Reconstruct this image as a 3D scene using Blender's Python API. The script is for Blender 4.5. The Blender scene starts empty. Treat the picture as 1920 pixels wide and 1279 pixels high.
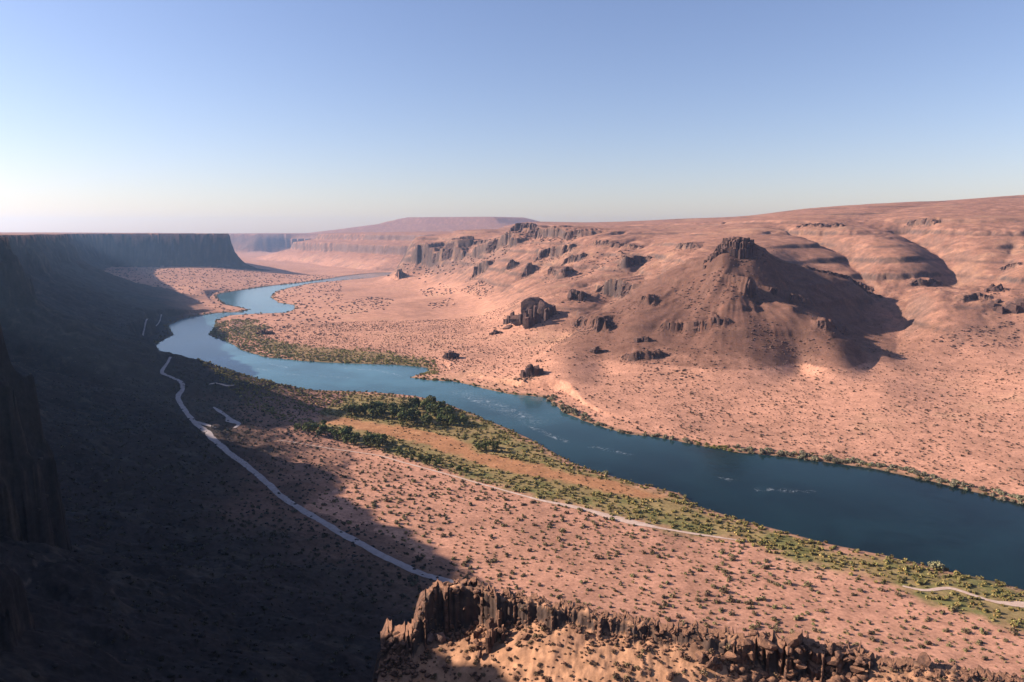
import bpy, bmesh, math, random
import numpy as np
random.seed(7)
RNG = np.random.default_rng(11)
scene = bpy.context.scene
COL = scene.collection

# ------------------------------------------------------------------ camera model
W0, H0, F = 1920.0, 1279.0, 1280.0
CAMZ = 150.0
PITCH = math.atan((H0 / 2 - 436.0) / F)
SUN_AZ = math.radians(85.0)      # to the west (-x) of the viewing direction
SUN_EL = math.radians(26.0)
SUNDIR = np.array([-math.sin(SUN_AZ) * math.cos(SUN_EL), math.cos(SUN_AZ) * math.cos(SUN_EL), math.sin(SUN_EL)])
cp, sp = math.cos(PITCH), math.sin(PITCH)


def ray(px, py):
    u = (px - W0 / 2) / F
    v = (H0 / 2 - py) / F
    return np.array([u, cp + v * sp, -sp + v * cp])


def PZ(px, py, z):               # survey point at a known height
    d = ray(px, py)
    t = (z - CAMZ) / d[2]
    return np.array([d[0] * t, d[1] * t, z])


def PD(px, py, D):               # survey point at a known distance ahead
    d = ray(px, py)
    t = D / d[1]
    return np.array([d[0] * t, D, CAMZ + d[2] * t])


# ------------------------------------------------------------------ numpy noise
def _hash(ix, iy, seed):
    h = (ix.astype(np.int64) * 374761393 + iy.astype(np.int64) * 668265263 + seed * 1442695041) & 0xFFFFFFFF
    h = ((h ^ (h >> 13)) * 1274126177) & 0xFFFFFFFF
    return (h ^ (h >> 16)) & 0xFFFFFFFF


def perlin(x, y, seed=0):
    x0 = np.floor(x); y0 = np.floor(y)
    fx = x - x0; fy = y - y0
    u = fx * fx * fx * (fx * (fx * 6 - 15) + 10)
    v = fy * fy * fy * (fy * (fy * 6 - 15) + 10)

    def g(ix, iy, dx, dy):
        a = _hash(ix, iy, seed) * (2 * math.pi / 4294967296.0)
        return np.cos(a) * dx + np.sin(a) * dy
    n00 = g(x0, y0, fx, fy); n10 = g(x0 + 1, y0, fx - 1, fy)
    n01 = g(x0, y0 + 1, fx, fy - 1); n11 = g(x0 + 1, y0 + 1, fx - 1, fy - 1)
    a = n00 + u * (n10 - n00); b = n01 + u * (n11 - n01)
    return (a + v * (b - a)) * 1.5


def fbm(x, y, scale, octaves=5, seed=0, gain=0.5, ridged=False):
    out = np.zeros_like(x, dtype=float); amp = 1.0; tot = 0.0; s = 1.0 / scale
    for k in range(octaves):
        n = perlin(x * s + 17.3 * k, y * s - 9.1 * k, seed + 13 * k)
        if ridged:
            n = 1 - 2 * np.abs(n)
        out += amp * n; tot += amp
        amp *= gain; s *= 2.03
    return out / tot


def sstep(a, b, x):
    t = np.clip((x - a) / (b - a), 0, 1)
    return t * t * (3 - 2 * t)


def seg_dist(X, Y, pts, closed=False):
    pts = np.asarray(pts, float)[:, :2]
    n = len(pts)
    best = np.full(X.shape, 1e18)
    for i in range(n if closed else n - 1):
        a = pts[i]; b = pts[(i + 1) % n]
        dx, dy = b - a
        L = dx * dx + dy * dy + 1e-9
        t = np.clip(((X - a[0]) * dx + (Y - a[1]) * dy) / L, 0, 1)
        d = (X - a[0] - t * dx) ** 2 + (Y - a[1] - t * dy) ** 2
        np.minimum(best, d, out=best)
    return np.sqrt(best)


def inside(X, Y, poly):
    poly = np.asarray(poly, float)[:, :2]
    res = np.zeros(X.shape, bool)
    n = len(poly)
    for i in range(n):
        x1, y1 = poly[i]; x2, y2 = poly[(i + 1) % n]
        if y1 == y2:
            continue
        c = ((y1 > Y) != (y2 > Y)) & (X < (x2 - x1) * (Y - y1) / (y2 - y1) + x1)
        res ^= c
    return res


def sdist(X, Y, poly):           # positive inside
    d = seg_dist(X, Y, poly, True)
    return np.where(inside(X, Y, poly), d, -d)


# ------------------------------------------------------------------ the plan of the valley
near_bank = [(3300, 1480), (2500, 1275), (2150, 1172), (1990, 1125), (1920, 1103), (1880, 1090), (1800, 1070), (1750, 1060), (1650, 1035), (1560, 1017),
             (1440, 985), (1380, 968), (1310, 945), (1285, 925), (1200, 905), (1130, 885), (1080, 866), (1040, 845), (1000, 822),
             (960, 803), (920, 788), (890, 774), (860, 763), (830, 753), (790, 743), (720, 736), (650, 733), (580, 731), (520, 727),
             (450, 718), (400, 712), (352, 702), (345, 692), (358, 681), (317, 664), (300, 657), (297, 645), (330, 627), (317, 611),
             (345, 598), (367, 593), (410, 587), (455, 585), (470, 580), (450, 576), (428, 572), (413, 561), (409, 553), (417, 550), (500, 537), (567, 530),
             (617, 523), (640, 519), (680, 514), (712, 511.5)]
far_bank = [(735, 514), (716, 518), (690, 522), (660, 524.5), (620, 528), (580, 532), (540, 540), (515, 547), (505, 557), (520, 568), (550, 572),
            (549, 580), (533, 587), (483, 588.5), (427, 592), (402, 600), (400, 613), (388, 629), (427, 643), (450, 657), (493, 670),
            (567, 678), (640, 682), (740, 685), (797, 690), (801, 697), (763, 708), (790, 713), (853, 717), (907, 730), (950, 740),
            (1017, 746), (1050, 773), (1090, 790), (1167, 815), (1233, 822), (1290, 833), (1377, 850), (1474, 859), (1636, 881),
            (1736, 903), (1824, 925), (1920, 949), (2050, 983), (2300, 1040), (3300, 1230)]
RIVER = [PZ(*p, 0)[:2] for p in near_bank + far_bank]
xr, yr = PZ(735, 514, 0)[:2]
# river goes on behind the far point
RIVER_FAR = [PZ(712, 511.5, 0)[:2], (xr + 40, yr + 110), (xr + 260, yr + 330), (xr + 330, yr + 240), (xr + 140, yr + 40), PZ(735, 514, 0)[:2]]

LEFT_RIM = [(60, -200), (20, -30), (-8, -6), (-60, 20), (-95, 55), (-142, 98), (-166, 128), (-202, 148), (-233, 172), (-281, 210), (-300, 247), (-308, 285), (-318, 305), (-344, 337), (-387, 377), (-388, 408), (-445, 432), (-478, 470), (-455, 520), (-431, 572), (-514, 617), (-554, 682), (-594, 772), (-679, 892), (-714, 1012), (-824, 1172), (-914, 1352), (-939, 1442), (-1069, 1632), (-1199, 1852), (-1330, 2120), (-1380, 2240), (-1310, 2320), (-1180, 2350), (-1100, 2400), (-1005, 2430), (-1090, 2530), (-1330, 2900), (-1750, 3600), (-2700, 5000), (-4500, 9500)]
BUTTRESS_LOW = [(-97, 130), (-91, 119), (-87, 108), (-84, 98), (-150, 95), (-175, 145), (-118, 145)]
BUTTRESS = [(-145, 207), (-141, 190), (-143, 172), (-149, 152), (-195, 152), (-215, 218), (-162, 218)]
LEFT_PLATEAU = LEFT_RIM + [(-12000, 9500), (-12000, -200)]

# ---- survey points of the valley floor and the eastern slopes: (x, y, z)
CT = []
for p in near_bank[3:]:
    q = PZ(*p, 1.5); CT.append(q)
for p in far_bank[:-2]:
    q = PZ(*p, 1.5); CT.append(q)
zpts = [  # flats
    (1920, 1180, 4), (1700, 1120, 3), (1500, 1060, 3), (1200, 960, 3), (900, 870, 3), (700, 800, 3), (500, 760, 3),
    (830, 1088, 8), (600, 975, 9), (430, 850, 8), (340, 750, 6), (1200, 1100, 6), (1500, 1180, 6), (1920, 1300, 8), (900, 980, 5),
    (1100, 1020, 5), (700, 900, 6), (2400, 1400, 8), (1000, 1250, 10), (400, 1250, 14),
    # eastern bench
    (1920, 860, 6), (1920, 800, 9), (1920, 740, 14), (1920, 700, 19), (1920, 655, 27), (1800, 655, 26), (1680, 664, 23), (1620, 684, 19), (1500, 714, 13),
    (1380, 737, 9), (1250, 748, 7), (1100, 757, 5), (1500, 800, 5), (1700, 780, 9), (1250, 790, 3.5), (2300, 740, 18), (2300, 900, 6), (1660, 720, 16), (1150, 735, 8),
    (1040, 735, 6), (990, 728, 6), (900, 700, 5), (870, 680, 5), (950, 665, 8), (830, 690, 4), (1000, 705, 11),
    (700, 640, 4), (620, 620, 3.5), (560, 630, 3), (800, 620, 6), (880, 640, 7), (700, 580, 5), (800, 560, 8), (900, 575, 11), (640, 560, 4), (760, 535, 7), (600, 545, 3), (860, 600, 8),
    (480, 610, 2.5), (680, 530, 4), (740, 519, 5),
    # west bank upstream
    (300, 545, 12), (330, 525, 22), (400, 512, 26), (470, 512, 18), (480, 530, 6), (380, 545, 12), (310, 560, 10), (400, 570, 4), (560, 512, 5), (640, 508, 4), (520, 500, 10), (300, 505, 34), (420, 500, 30),
    (280, 620, 8), (250, 650, 12), (600, 500, 5), (700, 505, 4)]
dpts = [  # eastern slopes
    (1385, 461, 850), (1350, 466, 852), (1411, 464, 852), (1385, 496, 828), (1385, 530, 790), (1385, 600, 725), (1385, 680, 655), (1330, 487, 855), (1290, 520, 842), (1200, 562, 810), (1130, 612, 765),
    (1060, 662, 705), (1250, 610, 745), (1250, 680, 672), (1130, 690, 676), (1310, 560, 785), (1320, 640, 700),
    (1440, 478, 857), (1500, 502, 868), (1560, 521, 882), (1610, 529, 895), (1480, 558, 815), (1500, 690, 668), (1600, 618, 790), (1600, 655, 722),
    (1560, 592, 812), (1690, 616, 802), (1705, 584, 850), (1665, 552, 895), (1680, 645, 740), (1620, 588, 850), (1420, 548, 788), (1480, 580, 742), (1540, 610, 716), (1600, 636, 715), (1655, 655, 712),
    (1500, 512, 950), (1440, 494, 950), (1560, 530, 960), (1500, 502, 1000), (1440, 478, 1010), (1385, 486, 960), (1330, 484, 955), (1420, 456, 1100),
    (1750, 600, 790), (1745, 545, 865), (1800, 560, 832), (1800, 620, 755), (1900, 600, 775), (1850, 533, 880), (1920, 560, 822), (1920, 500, 930), (2200, 560, 830), (2200, 480, 960),
    (1700, 524, 940), (1780, 502, 980), (1600, 490, 1020), (1680, 470, 1040), (1500, 468, 1090), (1560, 440, 1170), (1640, 425, 1240), (1850, 450, 1080), (1420, 440, 1200),
    (1500, 418, 1340), (1700, 412, 1290), (1920, 418, 1200), (2200, 400, 1250),
    (1920, 366, 1950), (1700, 380, 2000), (1500, 393, 2100), (1280, 410, 2350), (1100, 417, 2700), (960, 421.5, 3000), (2300, 345, 2000),
    (1300, 425, 1700), (1180, 430, 1800), (1100, 419.5, 2350), (1200, 415, 2300), (1000, 423, 2550), (1200, 424, 1950), (1400, 405, 2100), (1050, 424, 2200),
    (950, 448, 1780), (1020, 446, 1640), (1090, 443, 1480), (1150, 456, 1370), (1200, 466, 1310), (1100, 430, 1850), (950, 436, 2150), (860, 448, 2050), (800, 450, 2200), (772, 452, 2230),
    (1300, 455, 1180), (1270, 478, 1080),
    (800, 503, 2020), (860, 505, 1830), (890, 515, 1660), (960, 505, 1480), (1040, 493, 1390), (1100, 495, 1290), (1150, 490, 1240), (1200, 492, 1190), (950, 520, 1430),
    (950, 600, 1000), (1000, 565, 1015), (1080, 543, 1035), (1150, 525, 1080), (1050, 625, 880), (1200, 525, 1010), (1240, 500, 1040), (1110, 575, 950), (1160, 560, 960), (990, 630, 890)]
for p in zpts:
    CT.append(PZ(*p))
for p in dpts:
    CT.append(PD(*p))
for x, y, z in [(2600, 1500, 240), (2600, 2600, 250), (1500, 3200, 170), (800, 4200, 120), (300, 4500, 60), (0, 6000, 60), (3000, 5000, 120), (6000, 5000, 150), (2500, 9000, 60), (-3000, 9000, 40), (-1500, 4500, 0),
                (-600, 3300, 3), (-900, 3600, 2), (-350, 2900, 5), (500, 200, 10), (900, 500, 20), (200, 30, 12), (-100, 20, 20), (-400, 700, 30), (-900, 1600, 30), (-2000, 3000, 20)]:
    CT.append(np.array([x, y, z], float))
CT = np.array(CT)


def tps_coords(X, Y):
    return np.arctan2(X, Y) * 2.2, np.log(np.maximum(np.hypot(X, Y), 20.0))


def tps_fit(P, lam=1e-4, coords=None):
    coords = coords or tps_coords
    a, b = coords(P[:, 0], P[:, 1])
    n = len(P)
    r2 = (a[:, None] - a) ** 2 + (b[:, None] - b) ** 2
    K = 0.5 * r2 * np.log(r2 + 1e-12) + lam * np.eye(n)
    Q = np.stack([np.ones(n), a, b], 1)
    M = np.zeros((n + 3, n + 3)); M[:n, :n] = K; M[:n, n:] = Q; M[n:, :n] = Q.T
    s = np.linalg.solve(M, np.concatenate([P[:, 2], np.zeros(3)]))
    return (a, b, s, coords)


def tps_eval(T, X, Y):
    a, b, s, coords = T
    A, B = coords(X, Y)
    A = A.ravel(); B = B.ravel()
    out = np.empty(A.shape)
    n = len(a)
    for i in range(0, len(A), 40000):
        r2 = (A[i:i + 40000, None] - a) ** 2 + (B[i:i + 40000, None] - b) ** 2
        out[i:i + 40000] = (0.5 * r2 * np.log(r2 + 1e-12)) @ s[:n] + s[n] + s[n + 1] * A[i:i + 40000] + s[n + 2] * B[i:i + 40000]
    return out.reshape(X.shape)


T_MAIN = tps_fit(CT)

# ---- the rocky spur below the viewpoint
SPUR_CREST = [(640, 1420, 40), (690, 1300, 57), (700, 1262, 61), (708, 1225, 66), (725, 1196, 69), (775, 1178, 71.5), (797, 1120, 77), (812, 1100, 78.5), (835, 1095, 79), (880, 1098, 79), (960, 1114, 79), (1010, 1126, 79), (1090, 1142, 78.5), (1170, 1160, 78),
              (1280, 1178, 78), (1380, 1192, 78), (1470, 1198, 78), (1560, 1212, 77), (1640, 1232, 76), (1760, 1248, 76), (1920, 1270, 75), (2200, 1310, 74)]
SC = np.array([PZ(*p) for p in SPUR_CREST])
SC_T = np.arctan2(SC[:, 0], SC[:, 1]); SC_R = np.hypot(SC[:, 0], SC[:, 1]); SC_Z = SC[:, 2]
def spur_r(th):
    return np.interp(th, SC_T, SC_R) + 0.9 * perlin(np.asarray(th) * 55.0, np.asarray(th) * 0 + .37, 71) + 0.5 * perlin(np.asarray(th) * 190.0, np.asarray(th) * 0 + .61, 72)


def crest_at(px, py):
    q = ray(px, py); t = math.atan2(q[0], q[1])
    return float(np.interp(t, SC_T, SC_R)) * math.cos(t)


_fx = [800, 840, 900, 960, 1020, 1100, 1200, 1290, 1345, 1385, 1420, 1450, 1530, 1600, 1640, 1680, 1760, 1900]
_fy = [1186, 1180, 1172, 1160, 1163, 1177, 1195, 1206, 1212, 1250, 1272, 1279, 1279, 1275, 1266, 1264, 1272, 1292]
_fg = [2.4, 2.6, 2.6, 2.5, 2.6, 2.6, 2.6, 2.6, 2.8, 3.6, 4.2, 4.5, 4.2, 4.0, 3.6, 3.0, 3.0, 3.0]
spur_pts = [PD(x, np.interp(x, _fx, _fy), crest_at(x, np.interp(x, _fx, _fy)) - np.interp(x, _fx, _fg) - e) for x in range(800, 1901, 20) for e in (0.0,)]
spur_pts += [PZ(x, y, z) for x, y, z in [(1110, 1235, 73.9), (1110, 1279, 72.4), (1250, 1250, 74.2), (1200, 1279, 73.0), (1330, 1279, 73.2), (1000, 1245, 72.2), (1000, 1279, 70.6), (900, 1230, 69.9), (850, 1279, 67), (760, 1230, 68.3), (730, 1279, 64.5), (1180, 1225, 74.6), (1300, 1240, 74.8), (1050, 1205, 74.4), (950, 1200, 72.4)]]


def plan_coords(X, Y): return X / 60.0, Y / 60.0


T_SPUR = tps_fit(np.vstack([np.array(spur_pts), np.array([[0, 85, 58], [-30, 95, 55], [40, 80, 60], [80, 75, 62], [0, 50, 42], [-40, 60, 35], [60, 40, 45], [120, 60, 60.], [140, 90, 72]])]), 1.5e-2, plan_coords)

BLUFF = [PZ(735, 508, 4)[:2], PZ(700, 507, 4)[:2], PZ(650, 503, 4)[:2], PZ(590, 497, 4)[:2], PZ(530, 490, 3)[:2], PZ(470, 486, 3)[:2], (-1350, 4200), (-1000, 5000), (0, 6500), (1500, 6000), (900, 3000), (300, 2420), (40, 2480)]
FARPLAT = [(-3000, 5600), (-2300, 5050), (-1900, 5000), (-1600, 5100), (-900, 5300), (500, 6500), (500, 9000), (-4000, 9000)]
FARMESA = [(-1150, 5900), (-600, 5700), (-100, 5600), (300, 6000), (300, 6700), (-900, 6700)]

GULLIES = [  # (points as px, py, D), depth, width
    ([(1470, 420, 1330), (1530, 432, 1220), (1585, 452, 1110), (1622, 490, 1000), (1640, 518, 945)], 24, 30),
    ([(1690, 414, 1290), (1740, 428, 1180), (1775, 455, 1080), (1800, 485, 1000), (1770, 512, 955)], 30, 38),
    ([(1630, 527, 910), (1700, 565, 850), (1690, 605, 800), (1680, 650, 735)], 8, 22),
    ([(1140, 470, 1310), (1090, 510, 1210), (1030, 560, 1090), (985, 590, 1020)], 7, 22),
    ([(1210, 480, 1230), (1180, 520, 1090), (1120, 580, 960), (1060, 640, 860)], 8, 24),
    ([(1060, 455, 1540), (1000, 500, 1400), (940, 530, 1360)], 8, 25),
    ([(1900, 450, 1080), (1890, 480, 1000), (1850, 520, 905)], 14, 28),
    ([(1240, 470, 1130), (1240, 520, 980), (1190, 590, 830), (1140, 650, 740)], 6, 24),
    ([(1800, 380, 1900), (1650, 405, 1450), (1600, 425, 1260)], 6, 40),
]


def spur_height(X, Y):
    th = np.arctan2(X, Y); r = np.hypot(X, Y)
    rc = spur_r(th); S_ = None; zc = np.interp(th, SC_T, SC_Z) + .5 * perlin(th * 80, th * 0 + .2, 73)
    S = tps_eval(T_SPUR, X, Y)
    S = S + 0.6 * fbm(X, Y, 8, 4, 5) + 0.45 * fbm(X, Y, 2.2, 4, 8)
    S = np.minimum(S, zc - 0.3)
    over = r - rc
    crest = zc + 0.7 * fbm(X, Y, 7, 3, 6)
    S = S + (crest - S) * sstep(-3.2, -1.5, over + 0.8 * fbm(X, Y, 4, 2, 7))
    S = np.where(over > 0, np.minimum(S, zc) - 1.5 * over, S)
    S = S - np.maximum(0, (SC_T[0] - th)) * r * 1.5
    S = S - np.maximum(0, (30 - r)) * 2
    return S


def left_profile(sd, X, Y):
    t = -sd
    k = fbm(X, Y, 160, 3, 31)
    top = 146.5 + sstep(50, 900, sd) * 4.5 + 1.2 * fbm(X, Y, 60, 4, 3)
    far = sstep(1500, 2300, Y)
    zz = np.interp(t, [0, 3, 6, 12, 18, 22, 40, 75, 120, 170, 230, 330, 600], [146.5, 132, 128, 116, 96, 90, 76, 54, 34, 20, 8, -6, -30])
    zf = np.interp(t, [0, 10, 25, 45, 85, 150, 250, 600], [146.5, 104, 66, 42, 22, 6, -15, -30])
    prof = zz * (1 - far) + zf * far
    prof = prof + np.where(t > 14, 7 * k * sstep(14, 60, t) * (1 - sstep(150, 300, t)), 0)
    return np.where(sd > 0, top, prof)


def height(X, Y, want=False):
    r = np.hypot(X, Y)
    base = np.clip(tps_eval(T_MAIN, X, Y), 0.8, 262)
    n_big = fbm(X, Y, 90, 5, 1)
    slope_amt = sstep(12, 60, base)
    for pts, dep, wid in GULLIES:
        g = [PD(*p) for p in pts]
        wob = 10 * fbm(X, Y, 45, 2, 77)
        d = seg_dist(X, Y, g) + wob * 0.6
        base = base - dep * np.exp(-(np.abs(d) / wid) ** 1.3)
    hill = base + slope_amt * (1 - .75 * sstep(140, 190, base)) * (1.5 * n_big + 0.5 * fbm(X, Y, 40, 4, 4, ridged=True)) + (1 - slope_amt) * 0.7 * fbm(X, Y, 70, 4, 6)
    U = (-0.69 * X + 0.72 * Y); Vv = (0.72 * X + 0.69 * Y)
    rill = fbm(U + 25 * n_big, Vv * .22 + 10 * n_big, 75, 4, 18, ridged=True)
    hill = hill - slope_amt * sstep(22, 55, base) * (1 - .7 * sstep(150, 200, base)) * 6.5 * np.clip(rill, 0, 1) ** 1.4 * sstep(-.25, .3, fbm(X, Y, 260, 2, 19)) * (1 - .7 * sstep(1700, 2300, Y))
    b0x, b0y = PD(1384, 461, 850)[:2]
    an = np.arctan2(Y - b0y, X - b0x); rad = np.hypot(X - b0x, Y - b0y)
    rib = 1 - 2 * np.abs(perlin(an * 4.5 + .2 * n_big, rad / 130.0, 81)) + .5 * (1 - 2 * np.abs(perlin(an * 11, rad / 60.0, 82)))
    hill = hill + 2.1 * (rib - .8) * sstep(22, 60, rad) * (1 - sstep(150, 230, rad)) * slope_amt
    # bedding ledges across the eastern slopes
    led = hill + 6 * fbm(X, Y, 300, 2, 15)
    st = 21.0
    fr = (led / st) % 1.0
    hill = hill + slope_amt * sstep(25, 60, hill) * (1 - sstep(165, 190, hill)) * (sstep(0.0, 0.12, fr) - fr) * 5.6 * sstep(-0.4, 0.35, fbm(X, Y, 150, 2, 16))
    H = hill
    reg = np.where(base > 20, 1, 0)
    # bluff, far plateau, far mesa
    wob = 70 * fbm(X, Y, 420, 4, 21) + 9 * fbm(X, Y, 130, 3, 22, ridged=True)
    sd = sdist(X, Y, BLUFF) + wob * 1.1
    b = np.interp(sd, [0, 130, 170, 182, 250, 300, 312, 420, 1500], [0, 50, 62, 98, 106, 116, 142, 152, 168]) - 2
    reg = np.where(b > H, 5, reg); H = np.maximum(H, b)
    sd = sdist(X, Y, FARPLAT) + wob
    b = np.interp(sd, [0, 120, 160, 900], [0, 90, 142, 147]) - 3
    reg = np.where(b > H, 6, reg); H = np.maximum(H, b)
    sd = sdist(X, Y, FARMESA) + wob * 0.6
    b = np.interp(sd, [-900, -300, 0, 120, 200, 500], [100, 180, 220, 262, 280, 286])
    reg = np.where((b > H) & (sd > -900), 7, reg); H = np.where(sd > -900, np.maximum(H, b), H)
    # western canyon wall
    jag = 9 * fbm(X, Y, 55, 4, 41, ridged=True) + 5.5 * fbm(X, Y, 16, 4, 42, ridged=True) - 5
    jag = jag * sstep(60, 260, r) + 5
    sd = sdist(X, Y, LEFT_PLATEAU) + jag
    steep = np.interp(Y, [230, 420, 700], [1.22, 1.06, 0.95])
    sd = np.where(sd < -20, -20 + (sd + 20) * steep, sd)
    b = left_profile(sd, X, Y) + np.where(sd < -14, 1.6 * fbm(X, Y, 22, 4, 44) * (1 - sstep(200, 260, -sd)), 0)
    b = np.where(sd < -330, -50, b)
    bsd = sdist(X, Y, BUTTRESS) + 3.6 * fbm(X, Y, 12, 5, 45, ridged=True) + 1.6 * fbm(X, Y, 3.5, 3, 46)
    b = np.maximum(b, np.interp(bsd, [-4, 0, 1.5, 4, 5.5, 9, 11, 17, 26], [-60, 50, 80, 86, 106, 111, 124, 130, 140]))
    bsd = sdist(X, Y, BUTTRESS_LOW) + 2.4 * fbm(X, Y, 9, 5, 47, ridged=True) + 1.2 * fbm(X, Y, 3, 3, 48)
    b = np.maximum(b, np.interp(bsd, [-3, 0, 1.2, 3, 4.5, 8, 14, 20], [-60, 35, 62, 68, 82, 88, 98, 101]))
    west = b > H + 0.3
    reg = np.where(west, np.where(sd > 0, 3, 2), reg); H = np.maximum(H, b)
    # spur
    s = np.where(r < 420, spur_height(X, Y), -100)
    reg = np.where(s > H, 4, reg); H = np.maximum(H, s)
    # river bed
    rs = np.maximum(sdist(X, Y, RIVER), sdist(X, Y, RIVER_FAR)) + 1.6 * fbm(X, Y, 16, 3, 51)
    k = sstep(-5, 3, rs)
    bank = np.clip(-rs, 0, 60) * 0.10 + 0.4
    low = np.minimum(H, np.where(rs > -60, bank + np.maximum(0, -rs - 25) * 2.5, H))
    H = np.where(rs > -60, low, H)
    H = H * (1 - k) + (-3.0) * k
    if want:
        return H, reg, rs, sd, base
    return H


# ------------------------------------------------------------------ the terrain sheet (a fan of cells, finer near by)
NT, NR = 1150, 1250
TH = np.radians(np.concatenate([np.linspace(-80, -45, 120)[:-1], np.linspace(-45, 43, NT - 160), np.linspace(43, 62, 42)[1:]]))
RR = np.concatenate([np.geomspace(16, 60, 50)[:-1], np.geomspace(60, 3500, NR - 130), np.geomspace(3500, 7300, 82)[1:]])
GT, GR = np.meshgrid(TH, RR, indexing='ij')
GX = GR * np.sin(GT); GY = GR * np.cos(GT)
GH, GREG, GRS, GSD, GBASE = height(GX, GY, True)


def ground_z(x, y):
    """height of the finished sheet under a point (or arrays of points)"""
    x = np.asarray(x, float); y = np.asarray(y, float)
    t = np.arctan2(x, y); r = np.hypot(x, y)
    i = np.clip(np.searchsorted(TH, t) - 1, 0, len(TH) - 2); j = np.clip(np.searchsorted(RR, r) - 1, 0, len(RR) - 2)
    u = np.clip((t - TH[i]) / (TH[i + 1] - TH[i]), 0, 1); v = np.clip((r - RR[j]) / (RR[j + 1] - RR[j]), 0, 1)
    return (GH[i, j] * (1 - u) * (1 - v) + GH[i + 1, j] * u * (1 - v) + GH[i, j + 1] * (1 - u) * v + GH[i + 1, j + 1] * u * v)


def ground_hit(px, py, near=40.0):
    """first point where the sight line through a photo point meets the ground (used as a survey)"""
    d = ray(px, py)
    s = np.geomspace(near, 6000, 3000)
    z = ground_z(d[0] * s, d[1] * s)
    k = np.nonzero(CAMZ + d[2] * s <= z)[0]
    k = k[0] if len(k) else len(s) - 1
    return np.array([d[0] * s[k], d[1] * s[k], z[k]])



# ------------------------------------------------------------------ rock bands: the slope is stepped where each one crops out
def dict_ledge(pix, hpx, label, seed, **kw): return dict(pix=pix, hpx=hpx, label=label, seed=seed, **kw)


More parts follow.
